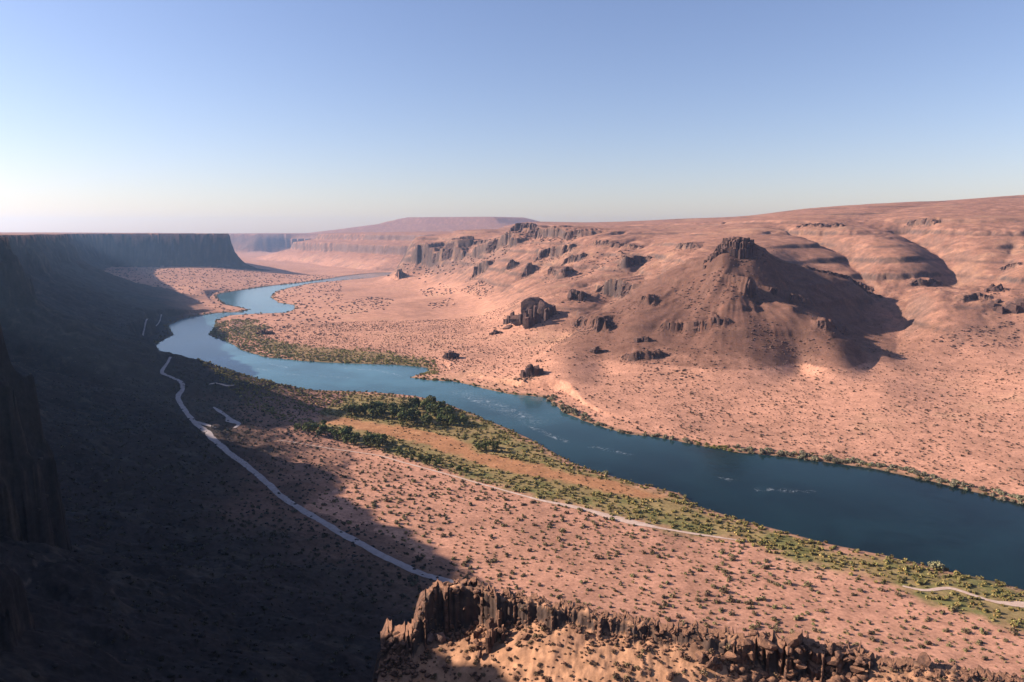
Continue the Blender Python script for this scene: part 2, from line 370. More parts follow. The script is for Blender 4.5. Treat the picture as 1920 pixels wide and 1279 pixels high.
LEDGES = [
    dict_ledge([(1500, 528, 905), (1560, 532, 900), (1600, 531, 905), (1660, 533, 915)], [4, 5, 6, 4], 'thin dark ledge along the saddle skyline behind the butte', 141, colw=4, name='rock_outcrop', cat='rock'),
    dict_ledge([(1330, 490, 858), (1342, 481, 856), (1352, 472, 854)], [12, 14, 10], 'stepped dark rock shoulder on the sunny side of the butte cap', 142, colw=3.5, name='rock_outcrop', cat='rock'),
    dict_ledge([(1200, 560), (1215, 572), (1235, 566)], [10, 12, 6], 'small pale brown ledge on the sunny shoulder of the butte', 143, colw=4, name='rock_outcrop', cat='rock'),
    dict_ledge([(1030, 512), (1055, 520), (1080, 508)], [12, 14, 8], 'rough dark rib above the low outcrop on the middle slope', 144, colw=5, name='rock_outcrop', cat='rock'),
    dict_ledge([(1050, 500), (1075, 490), (1105, 478)], [10, 12, 8], 'slanting ledge under the second dark cliff step', 145, colw=5, name='rock_outcrop', cat='rock'),
    dict_ledge([(1800, 566), (1830, 560), (1862, 562)], [6, 8, 5], 'low broken ledge below the hollowed crag on the hillside', 146, colw=4, name='rock_outcrop', cat='rock'),
    dict_ledge([(952, 461, 1790), (1000, 460, 1690), (1045, 459, 1590), (1092, 453, 1490)], [14, 17, 19, 14], 'topmost dark basalt cliff band, notched, along the eastern rim', 101, rows=3, colw=8),
    dict_ledge([(835, 453, 2060), (900, 453, 1930), (952, 453, 1800)], [5, 6, 7], 'thin dark ledge leading into the topmost rim cliff', 102, colw=9),
    dict_ledge([(763, 498, 2120), (790, 494, 2060), (830, 492, 1990), (880, 490, 1880)], [30, 33, 30, 28], 'tall dark blue cliff face above the river bend', 103, rows=4, colw=13, depth=14),
    dict_ledge([(880, 489, 1870), (915, 484, 1790), (950, 482, 1720), (975, 478, 1650)], [22, 20, 24, 18], 'broken brown cliff continuing the tall dark face', 104, rows=3, colw=11),
    dict_ledge([(735, 524), (745, 522), (760, 514)], [16, 26, 22], 'dark square rock block at the water edge below the cliffs', 105, rows=3, colw=12, name='rock_outcrop', cat='rock'),
    dict_ledge([(885, 518), (900, 511), (915, 506)], [16, 20, 18], 'dark rock rib on the tan slope under the broken brown cliff', 106, rows=3, colw=8, name='rock_outcrop', cat='rock'),
    dict_ledge([(950, 508), (962, 502), (975, 494)], [20, 22, 20], 'narrow dark rock rib between the slope ribs below the rim', 107, rows=2, colw=7, name='rock_outcrop', cat='rock'),
    dict_ledge([(976, 521), (992, 514), (1012, 505)], [18, 20, 16], 'slanting dark rock rib lowest on the spur below the rim', 108, rows=2, colw=7, name='rock_outcrop', cat='rock'),
    dict_ledge([(1000, 488), (1025, 481), (1050, 474), (1080, 466)], [14, 20, 18, 14], 'second dark cliff step directly beneath the topmost rim cliff', 109, rows=2, colw=7),
    dict_ledge([(1110, 457), (1150, 463), (1205, 466)], [5, 7, 4], 'thin dark ledge running away from the notched rim cliff', 110, colw=6),
    dict_ledge([(1153, 501), (1175, 500), (1205, 491), (1228, 484)], [18, 19, 13, 6], 'small columnar cliff standing alone on the tan slope', 111, rows=2, colw=5.5),
    dict_ledge([(1262, 468), (1285, 466), (1312, 466)], [9, 10, 6], 'low rock ledge behind the shoulder of the butte', 112, colw=5, name='rock_outcrop', cat='rock'),
    dict_ledge([(1115, 548), (1140, 553), (1165, 555), (1190, 545)], [22, 30, 30, 16], 'broad rounded dark outcrop high on the slope beside the butte', 113, rows=4, colw=6, depth=7, name='rock_outcrop', cat='rock'),
    dict_ledge([(1072, 612), (1095, 606), (1120, 622), (1150, 606)], [16, 18, 22, 14], 'broken dark rocks on the slope beside the big wedge crag', 115, rows=2, colw=4, name='rock_outcrop', cat='rock'),
    dict_ledge([(1232, 614), (1260, 616), (1300, 617), (1340, 610), (1375, 604)], [12, 14, 18, 16, 8], 'long dark ledge across the near face of the butte', 120, rows=2, colw=3.4),
    dict_ledge([(1160, 672), (1190, 674), (1220, 673), (1248, 664)], [10, 13, 14, 8], 'rubbly ledge low on the near side of the butte', 121, rows=2, colw=3, name='rock_outcrop', cat='rock', gapp=.2),
    dict_ledge([(1388, 551), (1405, 553), (1428, 548)], [26, 30, 20], 'dark square outcrop on the shadow line of the butte', 122, rows=3, colw=4.5, name='rock_outcrop', cat='rock'),
    dict_ledge([(1440, 548), (1475, 560), (1530, 575)], [12, 14, 8], 'upper rock ledge inside the shadow of the butte', 123, rows=2, colw=4, gapp=.15, name='rock_outcrop', cat='rock'),
    dict_ledge([(1520, 614), (1550, 618), (1590, 616)], [12, 14, 8], 'lower rock ledge at the shadow edge of the butte', 124, rows=2, colw=3.6, gapp=.15, name='rock_outcrop', cat='rock'),
    dict_ledge([(1590, 510, 975), (1615, 508, 965), (1642, 508, 955)], [5, 7, 4], 'short dark ledge above the saddle behind the butte', 125, colw=4, name='rock_outcrop', cat='rock'),
    dict_ledge([(1700, 533), (1735, 535), (1770, 531)], [7, 9, 5], 'dark ledge where the side gully meets the saddle', 126, colw=4, name='rock_outcrop', cat='rock'),
    dict_ledge([(1870, 506), (1895, 502), (1916, 498)], [5, 7, 6], 'thin dark ledge near the frame edge on the eastern hillside', 127, colw=4, name='rock_outcrop', cat='rock'),
    dict_ledge([(1490, 428), (1530, 425), (1585, 424)], [4, 5, 5], 'thin ledge at the head of the nearer hillside gully', 128, colw=5, name='rock_outcrop', cat='rock'),
    dict_ledge([(1695, 424), (1725, 419), (1750, 424)], [6, 9, 8], 'dark ledge at the head of the farther hillside gully', 129, colw=5, name='rock_outcrop', cat='rock'),
]


def ledge_line(L):
    base = np.array([PD(*p) if len(p) == 3 else ground_hit(*p) for p in L['pix']])
    d = np.hypot(base[:, 0], base[:, 1])
    hp = L['hpx']; hs = np.array(hp if isinstance(hp, (list, tuple)) else [hp] * len(base), float) / F * d
    # finer wandering line
    seg = np.concatenate([[0], np.cumsum(np.hypot(*np.diff(base[:, :2], axis=0).T))])
    n = max(8, int(seg[-1] / (hs.mean() * .35)))
    u = np.linspace(0, seg[-1], n)
    x = np.interp(u, seg, base[:, 0]); y = np.interp(u, seg, base[:, 1]); h = np.interp(u, seg, hs)
    t = np.stack([np.gradient(x), np.gradient(y)], 1); t /= np.linalg.norm(t, axis=1)[:, None]
    nr = np.stack([-t[:, 1], t[:, 0]], 1)
    flip = np.sign((nr * np.stack([x, y], 1)).sum(1)); nr *= flip[:, None]
    wob = hs.mean() * (.45 * perlin(u / (hs.mean() * 1.7), u * 0 + L['seed'] * .37, 3) + .25 * perlin(u / (hs.mean() * .6), u * 0 + L['seed'] * .37, 4))
    x = x + nr[:, 0] * wob; y = y + nr[:, 1] * wob
    h = h * (1 + .30 * perlin(u / (hs.mean() * 1.3), u * 0 + L['seed'] * .71, 5))
    end = np.clip(np.minimum(u, seg[-1] - u) / (hs.mean() * .9), .12, 1)
    return x, y, h * end, nr


def apply_ledges():
    for L in LEDGES:
        L['line'] = ledge_line(L)
    for L in LEDGES:
        x, y, h, nr = L['line']
        hm = h.mean(); R = 6 * hm
        m = (GX > x.min() - R) & (GX < x.max() + R) & (GY > y.min() - R) & (GY < y.max() + R)
        I = np.nonzero(m)
        if not len(I[0]): continue
        X = GX[I]; Y = GY[I]
        best = np.full(len(X), 1e18); k = np.zeros(len(X), int)
        for i in range(len(x)):
            d = (X - x[i]) ** 2 + (Y - y[i]) ** 2
            b = d < best; best[b] = d[b]; k[b] = i
        s_ = (X - x[k]) * nr[k, 0] + (Y - y[k]) * nr[k, 1]
        lat = np.abs((X - x[k]) * nr[k, 1] - (Y - y[k]) * nr[k, 0])
        hk = h[k]
        b = hk * .95 * sstep(-.12, .22, s_ / hm) * np.clip(1 - s_ / (4.5 * hm), 0, 1) * (1 - sstep(.3, 1.6, lat / hm))
        b -= hk * .10 * np.exp(-((s_ / hm + .9) / .7) ** 2) * (1 - sstep(.3, 1.6, lat / hm))
        zf = ground_z(x - nr[:, 0] * hm * .3, y - nr[:, 1] * hm * .3)
        old = GH[I]
        GH[I] = np.where(b > 0, np.maximum(old, np.minimum(old + b, zf[k] + hk + .06 * np.maximum(s_, 0))), old + b)


def carve_roads():
    for L in ROADL:
        p = L[::2]
        z = ground_z(p[:, 0], p[:, 1]); kk = np.ones(9) / 9
        z = np.convolve(np.pad(z, 4, mode='edge'), kk, 'valid')
        R = 14
        m = (GX > p[:, 0].min() - R) & (GX < p[:, 0].max() + R) & (GY > p[:, 1].min() - R) & (GY < p[:, 1].max() + R)
        I = np.nonzero(m); X = GX[I]; Y = GY[I]
        best = np.full(len(X), 1e18); k = np.zeros(len(X), int)
        for i in range(len(p)):
            d = (X - p[i, 0]) ** 2 + (Y - p[i, 1]) ** 2
            b = d < best; best[b] = d[b]; k[b] = i
        w = p[k, 2] / 2
        f = 1 - sstep(1.5, 9, np.sqrt(best) - w)
        GH[I] = GH[I] * (1 - f) + z[k] * f


def smooth_line(P, step):
    P = np.asarray(P, float); out = []
    Q = np.vstack([2 * P[0] - P[1], P, 2 * P[-1] - P[-2]])
    for i in range(1, len(Q) - 2):
        p0, p1, p2, p3 = Q[i - 1], Q[i], Q[i + 1], Q[i + 2]
        n = max(2, int(np.linalg.norm(p2[:2] - p1[:2]) / step))
        t = np.linspace(0, 1, n, endpoint=False)[:, None]
        out.append(0.5 * (2 * p1 + (p2 - p0) * t + (2 * p0 - 5 * p1 + 4 * p2 - p3) * t ** 2 + (3 * p1 - p0 - 3 * p2 + p3) * t ** 3))
    out.append(P[-1:])
    return np.vstack(out)


def road_args(*a, **k): return a, k


ROADS = [
    road_args('road', [(880, 1100), (830, 1088), (790, 1076), (740, 1054), (690, 1029), (640, 1001), (590, 971), (560, 952), (522, 926), (490, 896), (460, 872), (430, 850), (402, 826), (385, 808), (366, 793), (350, 775), (338, 757), (334, 743), (342, 730), (340, 718), (322, 708), (304, 700), (307, 690), (314, 681), (320, 670)],
      [3.7, 3.7, 3.7, 3.7, 3.7, 3.7, 3.7, 3.7, 3.7, 3.7, 3.7, 3.7, 4.2, 4.2, 3.6, 3.6, 3.6, 3.6, 3.6, 3.6, 3.0, 3.0, 3.0, 2.4, 2.4], 'road', 'pale gravel road curving through the shade along the canyon foot', 'road'),
    road_args('road', [(268, 630), (303, 590)], [2.4, 2.2], 'road', 'far faint stretch of pale road above the dark shore', 'road', seed=5),
    road_args('path', [(362, 790), (385, 797), (403, 803)], [2.0, 3.2, 2.6], 'road', 'pale gravel pullout beside the bend of the road', 'path', seed=6, lift=.5),
    road_args('path', [(400, 764), (412, 772), (425, 781), (433, 790), (448, 795), (440, 803)], [1.3, 3.3, 2.6, 5.9, 3.3, 2.0], 'road', 'pale branching wash in the shade beside the road', 'path', seed=8),
    road_args('path', [(520, 826), (600, 838), (700, 853), (760, 869), (850, 893), (920, 913), (1000, 935), (1060, 948), (1100, 957), (1135, 967), (1180, 979), (1215, 986), (1250, 993), (1330, 1006), (1400, 1016)],
      [0.8, 1.1, 1.2, 1.5, 1.5, 1.6, 2.0, 3.3, 4.0, 5.3, 5.3, 3.3, 2.0, 2.0, 1.0], 'sand', 'thin white sand track along the green river flat', 'path', seed=11),
    road_args('path', [(1692, 1100), (1735, 1108), (1780, 1104), (1824, 1117), (1867, 1130), (1930, 1136)], [1.3, 2.0, 2.0, 2.0, 2.6, 5.3], 'sand', 'sandy track crossing the green scrub near the foreground', 'path', seed=13),
    road_args('path', [(388, 722), (405, 719), (425, 724), (440, 722)], [1.3, 2.6, 3.3, 1.3], 'sand', 'small patch of pale beach sand by the river bend', 'path', seed=15),
]


def road_line(pix, widths):
    C = np.array([ground_hit(*p, near=150)[:2] for p in pix])
    return smooth_line(np.column_stack([C, widths]), 2.0)


ROADL = [road_line(a_[0][1], a_[0][2]) for a_ in ROADS]
carve_roads()
apply_ledges()


# ------------------------------------------------------------------ helpers for objects and materials
def new_mat(name):
    m = bpy.data.materials.new(name); m.use_nodes = True
    nt = m.node_tree
    return m, nt, nt.nodes['Principled BSDF']


def N(nt, t, **kw):
    n = nt.nodes.new(t)
    for k, v in kw.items():
        if k.startswith('i_'):
            n.inputs[k[2:].replace('_', ' ')].default_value = v
        else:
            setattr(n, k, v)
    return n


def tag(o, label=None, cat=None, group=None, kind=None):
    if label: o['label'] = label
    if cat: o['category'] = cat
    if group: o['group'] = group
    if kind: o['kind'] = kind
    return o


def mesh_obj(name, V, Fc, mat, parent=None, smooth=False, uniform=None):
    me = bpy.data.meshes.new(name)
    V = np.asarray(V, np.float32)
    if isinstance(Fc, np.ndarray):
        nf, k = Fc.shape
        me.vertices.add(len(V)); me.vertices.foreach_set('co', V.ravel())
        me.loops.add(nf * k); me.loops.foreach_set('vertex_index', Fc.astype(np.int32).ravel())
        me.polygons.add(nf); me.polygons.foreach_set('loop_start', np.arange(0, nf * k, k, dtype=np.int32))
        me.update(calc_edges=True)
    else:
        me.from_pydata([tuple(v) for v in V], [], Fc)
    if mat: me.materials.append(mat)
    if smooth:
        me.polygons.foreach_set('use_smooth', np.ones(len(me.polygons), bool))
    o = bpy.data.objects.new(name, me); COL.objects.link(o)
    if parent: o.parent = parent
    return o


def add_attr(o, name, arr, kind='FLOAT_COLOR'):
    a = o.data.attributes.new(name, kind, 'POINT')
    if kind == 'FLOAT_COLOR':
        c = np.ones((len(arr), 4), np.float32); c[:, :3] = arr
        a.data.foreach_set('color', c.ravel())
    else:
        a.data.foreach_set('value', np.asarray(arr, np.float32))


# ------------------------------------------------------------------ soil and rock colours over the sheet (what the ground is made of, with shade painted in on the west)
def lerp3(c, col, k):
    return c * (1 - k[..., None]) + np.array(col) * k[..., None]


def px_poly(pts, z=3):
    return [PZ(p[0], p[1], z)[:2] for p in pts]


GREEN_BELT = px_poly([(350, 704), (400, 714), (450, 722), (520, 730), (650, 735), (720, 738), (790, 745), (830, 755), (890, 776), (960, 806), (1040, 848), (1130, 888), (1200, 908), (1285, 928), (1310, 948),
                      (1440, 988), (1560, 1020), (1650, 1038), (1800, 1072), (1920, 1106), (2100, 1160), (2100, 1240), (1920, 1185), (1780, 1140), (1700, 1110), (1560, 1065), (1400, 1018), (1250, 992), (1100, 958), (1000, 932), (900, 902),
                      (800, 872), (700, 845), (620, 825), (540, 800), (470, 780), (420, 750)])
ORANGE = px_poly([(470, 765), (540, 772), (640, 782), (760, 800), (860, 822), (900, 845), (1000, 868), (1080, 885), (1150, 900), (1260, 925), (1250, 938), (1150, 925), (1050, 905), (950, 885), (900, 872), (850, 855), (760, 830), (640, 800), (540, 785)])
FAR_GREEN = px_poly([(393, 605), (470, 598), (500, 615), (480, 630), (560, 648), (680, 655), (800, 672), (810, 700), (640, 686), (500, 676), (440, 660), (385, 630)])
SAND = np.array((0.45, 0.226, 0.148))


def ground_colour(X, Y, Hh, reg, rs, base):
    c = np.ones(X.shape + (3,)) * SAND
    n1 = fbm(X, Y, 120, 4, 61); n2 = fbm(X, Y, 24, 4, 62); n3 = fbm(X, Y, 6, 3, 63)
    c = lerp3(c, (0.29, 0.15, 0.10), sstep(-0.1, 0.6, n1 + 0.5 * n2) * 0.7)
    c = lerp3(c, (0.245, 0.122, 0.083), np.where(reg >= 1, sstep(12, 60, Hh) * 0.88, 0) * (1 - 0.5 * sstep(0.0, 0.5, n1 - n2)))
    c = lerp3(c, (0.46, 0.265, 0.16), sstep(0.1, 0.7, -n1 + 0.4 * n2) * 0.5)
    # stony slopes: brown scree where steep
    gx = np.gradient(Hh, axis=1) / np.gradient(RR)[None, :]
    gt = np.gradient(Hh, axis=0) / (np.gradient(TH)[:, None] * GR)
    sl = np.hypot(gx, gt)
    scree = sstep(0.33, 0.75, sl + 0.25 * n2 + 0.12 * n3)
    c = lerp3(c, (0.20, 0.115, 0.085), np.where(reg == 1, scree * 0.8, 0))
    rocky = sstep(0.75, 1.3, sl + 0.2 * n3)
    c = lerp3(c, (0.085, 0.06, 0.052), np.where((reg == 1) | (reg >= 5), rocky, 0))
    c = lerp3(c, (0.15, 0.095, 0.08), np.where(reg >= 5, sstep(.35, .7, sl + .2 * n2) * .8, 0))
    hl = (reg == 1) * sstep(22, 45, Hh)
    fr_ = ((Hh + 6 * fbm(X, Y, 300, 2, 15)) / 21.0) % 1.0
    c = lerp3(c, (0.11, 0.068, 0.055), hl * np.maximum(sstep(.90, .99, fr_), 1 - sstep(.05, .13, fr_)) * sstep(-0.25, .3, fbm(X, Y, 110, 3, 17) + .4 * n3) * .8)
    c = lerp3(c, (0.13, 0.078, 0.058), hl * sstep(.12, .42, n3 + .5 * n2 + .25 * n1) * .55)
    c = lerp3(c, (0.35, 0.19, 0.115), hl * sstep(.1, .5, -n2 - .4 * n1) * .45)
    # butte: dark basalt gravel
    bx, by = PD(1385, 560, 790)[:2]
    dd = np.hypot((X - bx + 25) / 235, (Y - by - 10) / 205)
    bm = sstep(1.15, 0.75, dd + 0.30 * n2 + 0.1 * n1) * sstep(5, 34, Hh + 12 * n2 + 6 * n3) * (reg == 1)
    c = lerp3(c, (0.115, 0.060, 0.044), bm * 0.8)
    c = lerp3(c, (0.17, 0.078, 0.052), bm * 0.5 * sstep(0.05, 0.4, n3 + 0.5 * n2))
    # western wall: rock taken near black, its shade painted into the colour
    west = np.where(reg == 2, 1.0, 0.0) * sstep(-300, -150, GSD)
    c = lerp3(c, (0.060, 0.045, 0.036), np.where(reg <= 2, sstep(-245, -165, GSD), 0) * (Y < 1400) * (0.5 + 0.5 * sstep(-.3, .4, n2 + n1)))  # painted shade: ground below the wall darkened out towards its shadow edge
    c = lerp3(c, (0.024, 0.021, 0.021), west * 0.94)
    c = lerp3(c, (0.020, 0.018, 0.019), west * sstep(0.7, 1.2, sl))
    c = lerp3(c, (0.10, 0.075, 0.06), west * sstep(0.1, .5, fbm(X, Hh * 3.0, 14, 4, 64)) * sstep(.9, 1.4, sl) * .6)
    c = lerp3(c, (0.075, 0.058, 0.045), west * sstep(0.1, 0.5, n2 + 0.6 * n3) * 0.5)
    # spur
    s4 = np.where(reg == 4, 1.0, 0.0)
    c = lerp3(c, (0.40, 0.215, 0.12), s4 * 0.8)
    c = lerp3(c, (0.22, 0.12, 0.08), s4 * sstep(0.0, 0.5, n3 + 0.4 * n2) * 0.7)
    c = lerp3(c, (0.07, 0.048, 0.04), s4 * sstep(0.8, 1.3, sl))
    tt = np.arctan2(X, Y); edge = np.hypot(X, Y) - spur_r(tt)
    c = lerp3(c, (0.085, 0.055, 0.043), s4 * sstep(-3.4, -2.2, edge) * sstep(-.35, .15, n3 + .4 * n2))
    c = lerp3(c, (0.30, 0.13, 0.06), s4 * sstep(0.1, 0.5, n2 - n3) * .5 * (tt < SC_T[6]))
    # greenery soils
    g = sstep(-6, 8, sdist(X, Y, GREEN_BELT) + 9 * n2 + 4 * n3) * (reg < 2)
    c = lerp3(c, (0.21, 0.165, 0.065), g * 0.85)
    c = lerp3(c, (0.13, 0.13, 0.045), g * sstep(-0.1, 0.35, n2 + 0.5 * n3) * 0.8)
    o = sstep(-3, 5, sdist(X, Y, ORANGE) + 9 * n2 + 5 * n3) * (reg < 2)
    c = lerp3(c, (0.36, 0.16, 0.08), o * 0.85)
    c = lerp3(c, (0.42, 0.22, 0.11), o * sstep(0.0, 0.5, n1 + n3) * 0.7)
    g = sstep(-8, 14, sdist(X, Y, FAR_GREEN) + 16 * n2) * (reg < 2)
    c = lerp3(c, (0.19, 0.14, 0.06), g * 0.8)
    # wet dark margin of the river
    m = sstep(-9, -2, rs + 3 * n3)
    c = lerp3(c, (0.10, 0.075, 0.045), m * 0.8)
    # far banks upstream: scrub among rubble
    return np.clip(c, 0.01, 0.8)


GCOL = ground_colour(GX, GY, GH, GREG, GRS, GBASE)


def ground_material():
    m, nt, b = new_mat('dry_earth')
    at = N(nt, 'ShaderNodeAttribute', attribute_name='soil')
    geo = N(nt, 'ShaderNodeNewGeometry')
    n1 = N(nt, 'ShaderNodeTexNoise', i_Scale=0.09, i_Detail=8.0, i_Roughness=0.65)
    n2 = N(nt, 'ShaderNodeTexNoise', i_Scale=0.6, i_Detail=6.0, i_Roughness=0.7)
    for n in (n1, n2):
        nt.links.new(geo.outputs['Position'], n.inputs['Vector'])
    r1 = N(nt, 'ShaderNodeMapRange'); r1.inputs['From Min'].default_value = .3; r1.inputs['From Max'].default_value = .7; r1.inputs['To Min'].default_value = .72; r1.inputs['To Max'].default_value = 1.25
    r2 = N(nt, 'ShaderNodeMapRange'); r2.inputs['From Min'].default_value = .3; r2.inputs['From Max'].default_value = .7; r2.inputs['To Min'].default_value = .65; r2.inputs['To Max'].default_value = 1.3
    nt.links.new(n1.outputs['Fac'], r1.inputs['Value']); nt.links.new(n2.outputs['Fac'], r2.inputs['Value'])
    mu = N(nt, 'ShaderNodeMath', operation='MULTIPLY'); nt.links.new(r1.outputs[0], mu.inputs[0]); nt.links.new(r2.outputs[0], mu.inputs[1])
    mx = N(nt, 'ShaderNodeVectorMath', operation='SCALE')
    nt.links.new(at.outputs['Color'], mx.inputs[0]); nt.links.new(mu.outputs[0], mx.inputs['Scale'])
    nt.links.new(mx.outputs[0], b.inputs['Base Color'])
    b.inputs['Roughness'].default_value = 0.95
    b.inputs['Specular IOR Level'].default_value = 0.05
    bp = N(nt, 'ShaderNodeBump'); bp.inputs['Strength'].default_value = 0.5; bp.inputs['Distance'].default_value = 0.9
    ad = N(nt, 'ShaderNodeMath', operation='MULTIPLY_ADD'); ad.inputs[1].default_value = .45; nt.links.new(n1.outputs['Fac'], ad.inputs[0])
    h2 = N(nt, 'ShaderNodeMath', operation='MULTIPLY'); h2.inputs[1].default_value = 0.35
    nt.links.new(n2.outputs['Fac'], h2.inputs[0]); nt.links.new(h2.outputs[0], ad.inputs[2])
    nt.links.new(ad.outputs[0], bp.inputs['Height']); nt.links.new(bp.outputs[0], b.inputs['Normal'])
    return m


M_GROUND = ground_material()
nT, nR = GX.shape
ALLV = np.stack([GX, GY, GH], -1).reshape(-1, 3)
ALLC = GCOL.reshape(-1, 3)
idx = np.arange(nT * nR).reshape(nT, nR)
QUADS = np.stack([idx[:-1, :-1], idx[:-1, 1:], idx[1:, 1:], idx[1:, :-1]], -1).reshape(-1, 4)
FREG = GREG[:-1, :-1].ravel()
bx, by = PD(1385, 560, 790)[:2]
fc = ALLV[QUADS[:, 0]]
FREG = np.where((FREG == 1) & (np.hypot((fc[:, 0] - bx) / 210, (fc[:, 1] - by) / 170) < 1), 8, FREG)
SETTING = {0: ('ground', 'dry tan valley floor dotted with scrub either side of the river'), 1: ('hillside', 'sunlit pinkish brown hillside rising to the eastern rim'),
           2: ('canyon_wall', 'shaded dark cliff and scree of the canyon along the dirt road'), 3: ('plateau', 'flat dry plateau on top of the shaded canyon wall'),
           4: ('spur', 'sunlit sandy spur with broken basalt in the foreground'), 5: ('bluff', 'hazy stepped bluffs beyond the river bend'), 6: ('distant_plateau', 'farthest blue hazy plateau behind the canyon mouth'),
           7: ('mesa', 'broad low flat topped mesa on the horizon'), 8: ('butte', 'conical brown butte with dark rocky cap casting a long shadow')}
for k, (nm, lab) in SETTING.items():
    q = QUADS[FREG == k]
    if not len(q): continue
    u, inv = np.unique(q, return_inverse=True)
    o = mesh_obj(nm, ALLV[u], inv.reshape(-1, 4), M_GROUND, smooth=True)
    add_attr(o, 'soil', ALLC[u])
    tag(o, lab, 'terrain', kind='structure')

# ------------------------------------------------------------------ river, dirt road, sandy track
def water_material():
    m, nt, b = new_mat('river_water')
    geo = N(nt, 'ShaderNodeNewGeometry')
    mp = N(nt, 'ShaderNodeMapping'); mp.inputs['Scale'].default_value = (1.0, 1.0, 1.0)
    nt.links.new(geo.outputs['Position'], mp.inputs['Vector'])
    n1 = N(nt, 'ShaderNodeTexNoise', i_Scale=0.16, i_Detail=7.0, i_Roughness=0.62)
    n2 = N(nt, 'ShaderNodeTexNoise', i_Scale=0.018, i_Detail=5.0, i_Roughness=0.6, i_Distortion=0.8)
    n3 = N(nt, 'ShaderNodeTexNoise', i_Scale=0.13, i_Detail=8.0, i_Roughness=0.75, i_Distortion=2.0)
    for n in (n1, n2, n3): nt.links.new(mp.outputs[0], n.inputs['Vector'])
    cr = N(nt, 'ShaderNodeMix', data_type='RGBA'); cr.inputs[6].default_value = (0.003, 0.009, 0.010, 1); cr.inputs[7].default_value = (0.006, 0.020, 0.023, 1)
    rg = N(nt, 'ShaderNodeMapRange'); rg.inputs['From Min'].default_value = .35; rg.inputs['From Max'].default_value = .65
    nt.links.new(n2.outputs['Fac'], rg.inputs['Value']); nt.links.new(rg.outputs[0], cr.inputs[0])
    sh = N(nt, 'ShaderNodeAttribute', attribute_name='far_sheen')
    cs = N(nt, 'ShaderNodeMix', data_type='RGBA'); cs.inputs[7].default_value = (0.065, 0.15, 0.18, 1)  # paler base colour for the far water
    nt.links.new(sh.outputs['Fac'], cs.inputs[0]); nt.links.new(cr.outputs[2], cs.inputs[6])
    at = N(nt, 'ShaderNodeAttribute', attribute_name='foam')
    fm = N(nt, 'ShaderNodeMath', operation='MULTIPLY_ADD'); fm.inputs[1].default_value = 1.0; fm.inputs[2].default_value = -0.50
    nt.links.new(n3.outputs['Fac'], fm.inputs[0])
    fs = N(nt, 'ShaderNodeMath', operation='MULTIPLY'); nt.links.new(fm.outputs[0], fs.inputs[0]); nt.links.new(at.outputs['Fac'], fs.inputs[1])
    fk = N(nt, 'ShaderNodeMath', operation='MULTIPLY', use_clamp=True); fk.inputs[1].default_value = 5.0; nt.links.new(fs.outputs[0], fk.inputs[0])
    mx = N(nt, 'ShaderNodeMix', data_type='RGBA'); mx.inputs[7].default_value = (0.55, 0.58, 0.60, 1)
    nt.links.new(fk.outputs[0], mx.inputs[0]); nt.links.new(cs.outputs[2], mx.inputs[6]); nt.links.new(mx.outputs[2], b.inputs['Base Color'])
    b.inputs['Roughness'].default_value = 0.12; b.inputs['Specular Tint'].default_value = (.50, .66, .52, 1); b.inputs['IOR'].default_value = 1.2
    bp = N(nt, 'ShaderNodeBump'); bp.inputs['Strength'].default_value = 0.2; bp.inputs['Distance'].default_value = 0.7
    nt.links.new(n1.outputs['Fac'], bp.inputs['Height']); nt.links.new(bp.outputs[0], b.inputs['Normal'])
    return m


wm = (GRS > -14)
wq = QUADS[(wm[:-1, :-1] | wm[1:, 1:]).ravel()]
u, inv = np.unique(wq, return_inverse=True)
WV = ALLV[u].copy(); WV[:, 2] = 0.0
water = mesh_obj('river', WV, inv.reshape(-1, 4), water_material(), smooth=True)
tag(water, 'wide blue green river winding through the canyon', 'river', kind='structure')
foam = np.zeros(len(WV))
FOAM = [[(700, 692), (735, 701)], [(735, 700), (752, 706)], [(868, 742), (900, 756)], [(915, 753), (942, 762)], [(962, 768), (985, 783)], [(1000, 792), (1002, 795)], [(640, 690), (700, 694)], [(995, 800), (1060, 828)],
        [(470, 690), (500, 694)], [(505, 682), (545, 690)], [(410, 668), (430, 676)], [(375, 615), (395, 620)], [(470, 563), (490, 566)], [(1355, 897), (1372, 900)], [(1420, 918), (1520, 922)], [(330, 655), (350, 660)], [(520, 700), (560, 703)],
        [(1110, 838), (1180, 852)], [(600, 705), (650, 708)], [(860, 735), (1000, 790)]]
for k, seg in enumerate(FOAM):
    g = [PZ(*p, 0) for p in seg]
    wd = 2.2 if k < len(FOAM) - 1 else 9.0
    am = 0.75 if k < 8 else (0.5 if k < len(FOAM) - 1 else 0.35)
    foam = np.maximum(foam, am * np.exp(-(seg_dist(WV[:, 0], WV[:, 1], g) / wd) ** 2))
add_attr(water, 'foam', foam, 'FLOAT')
add_attr(water, 'far_sheen', sstep(360, 760, WV[:, 1]) * (.8 + .5 * fbm(WV[:, 0], WV[:, 1], 60, 3, 99)), 'FLOAT')  # far water lightened: painted-in sky reflection along with shallower teal


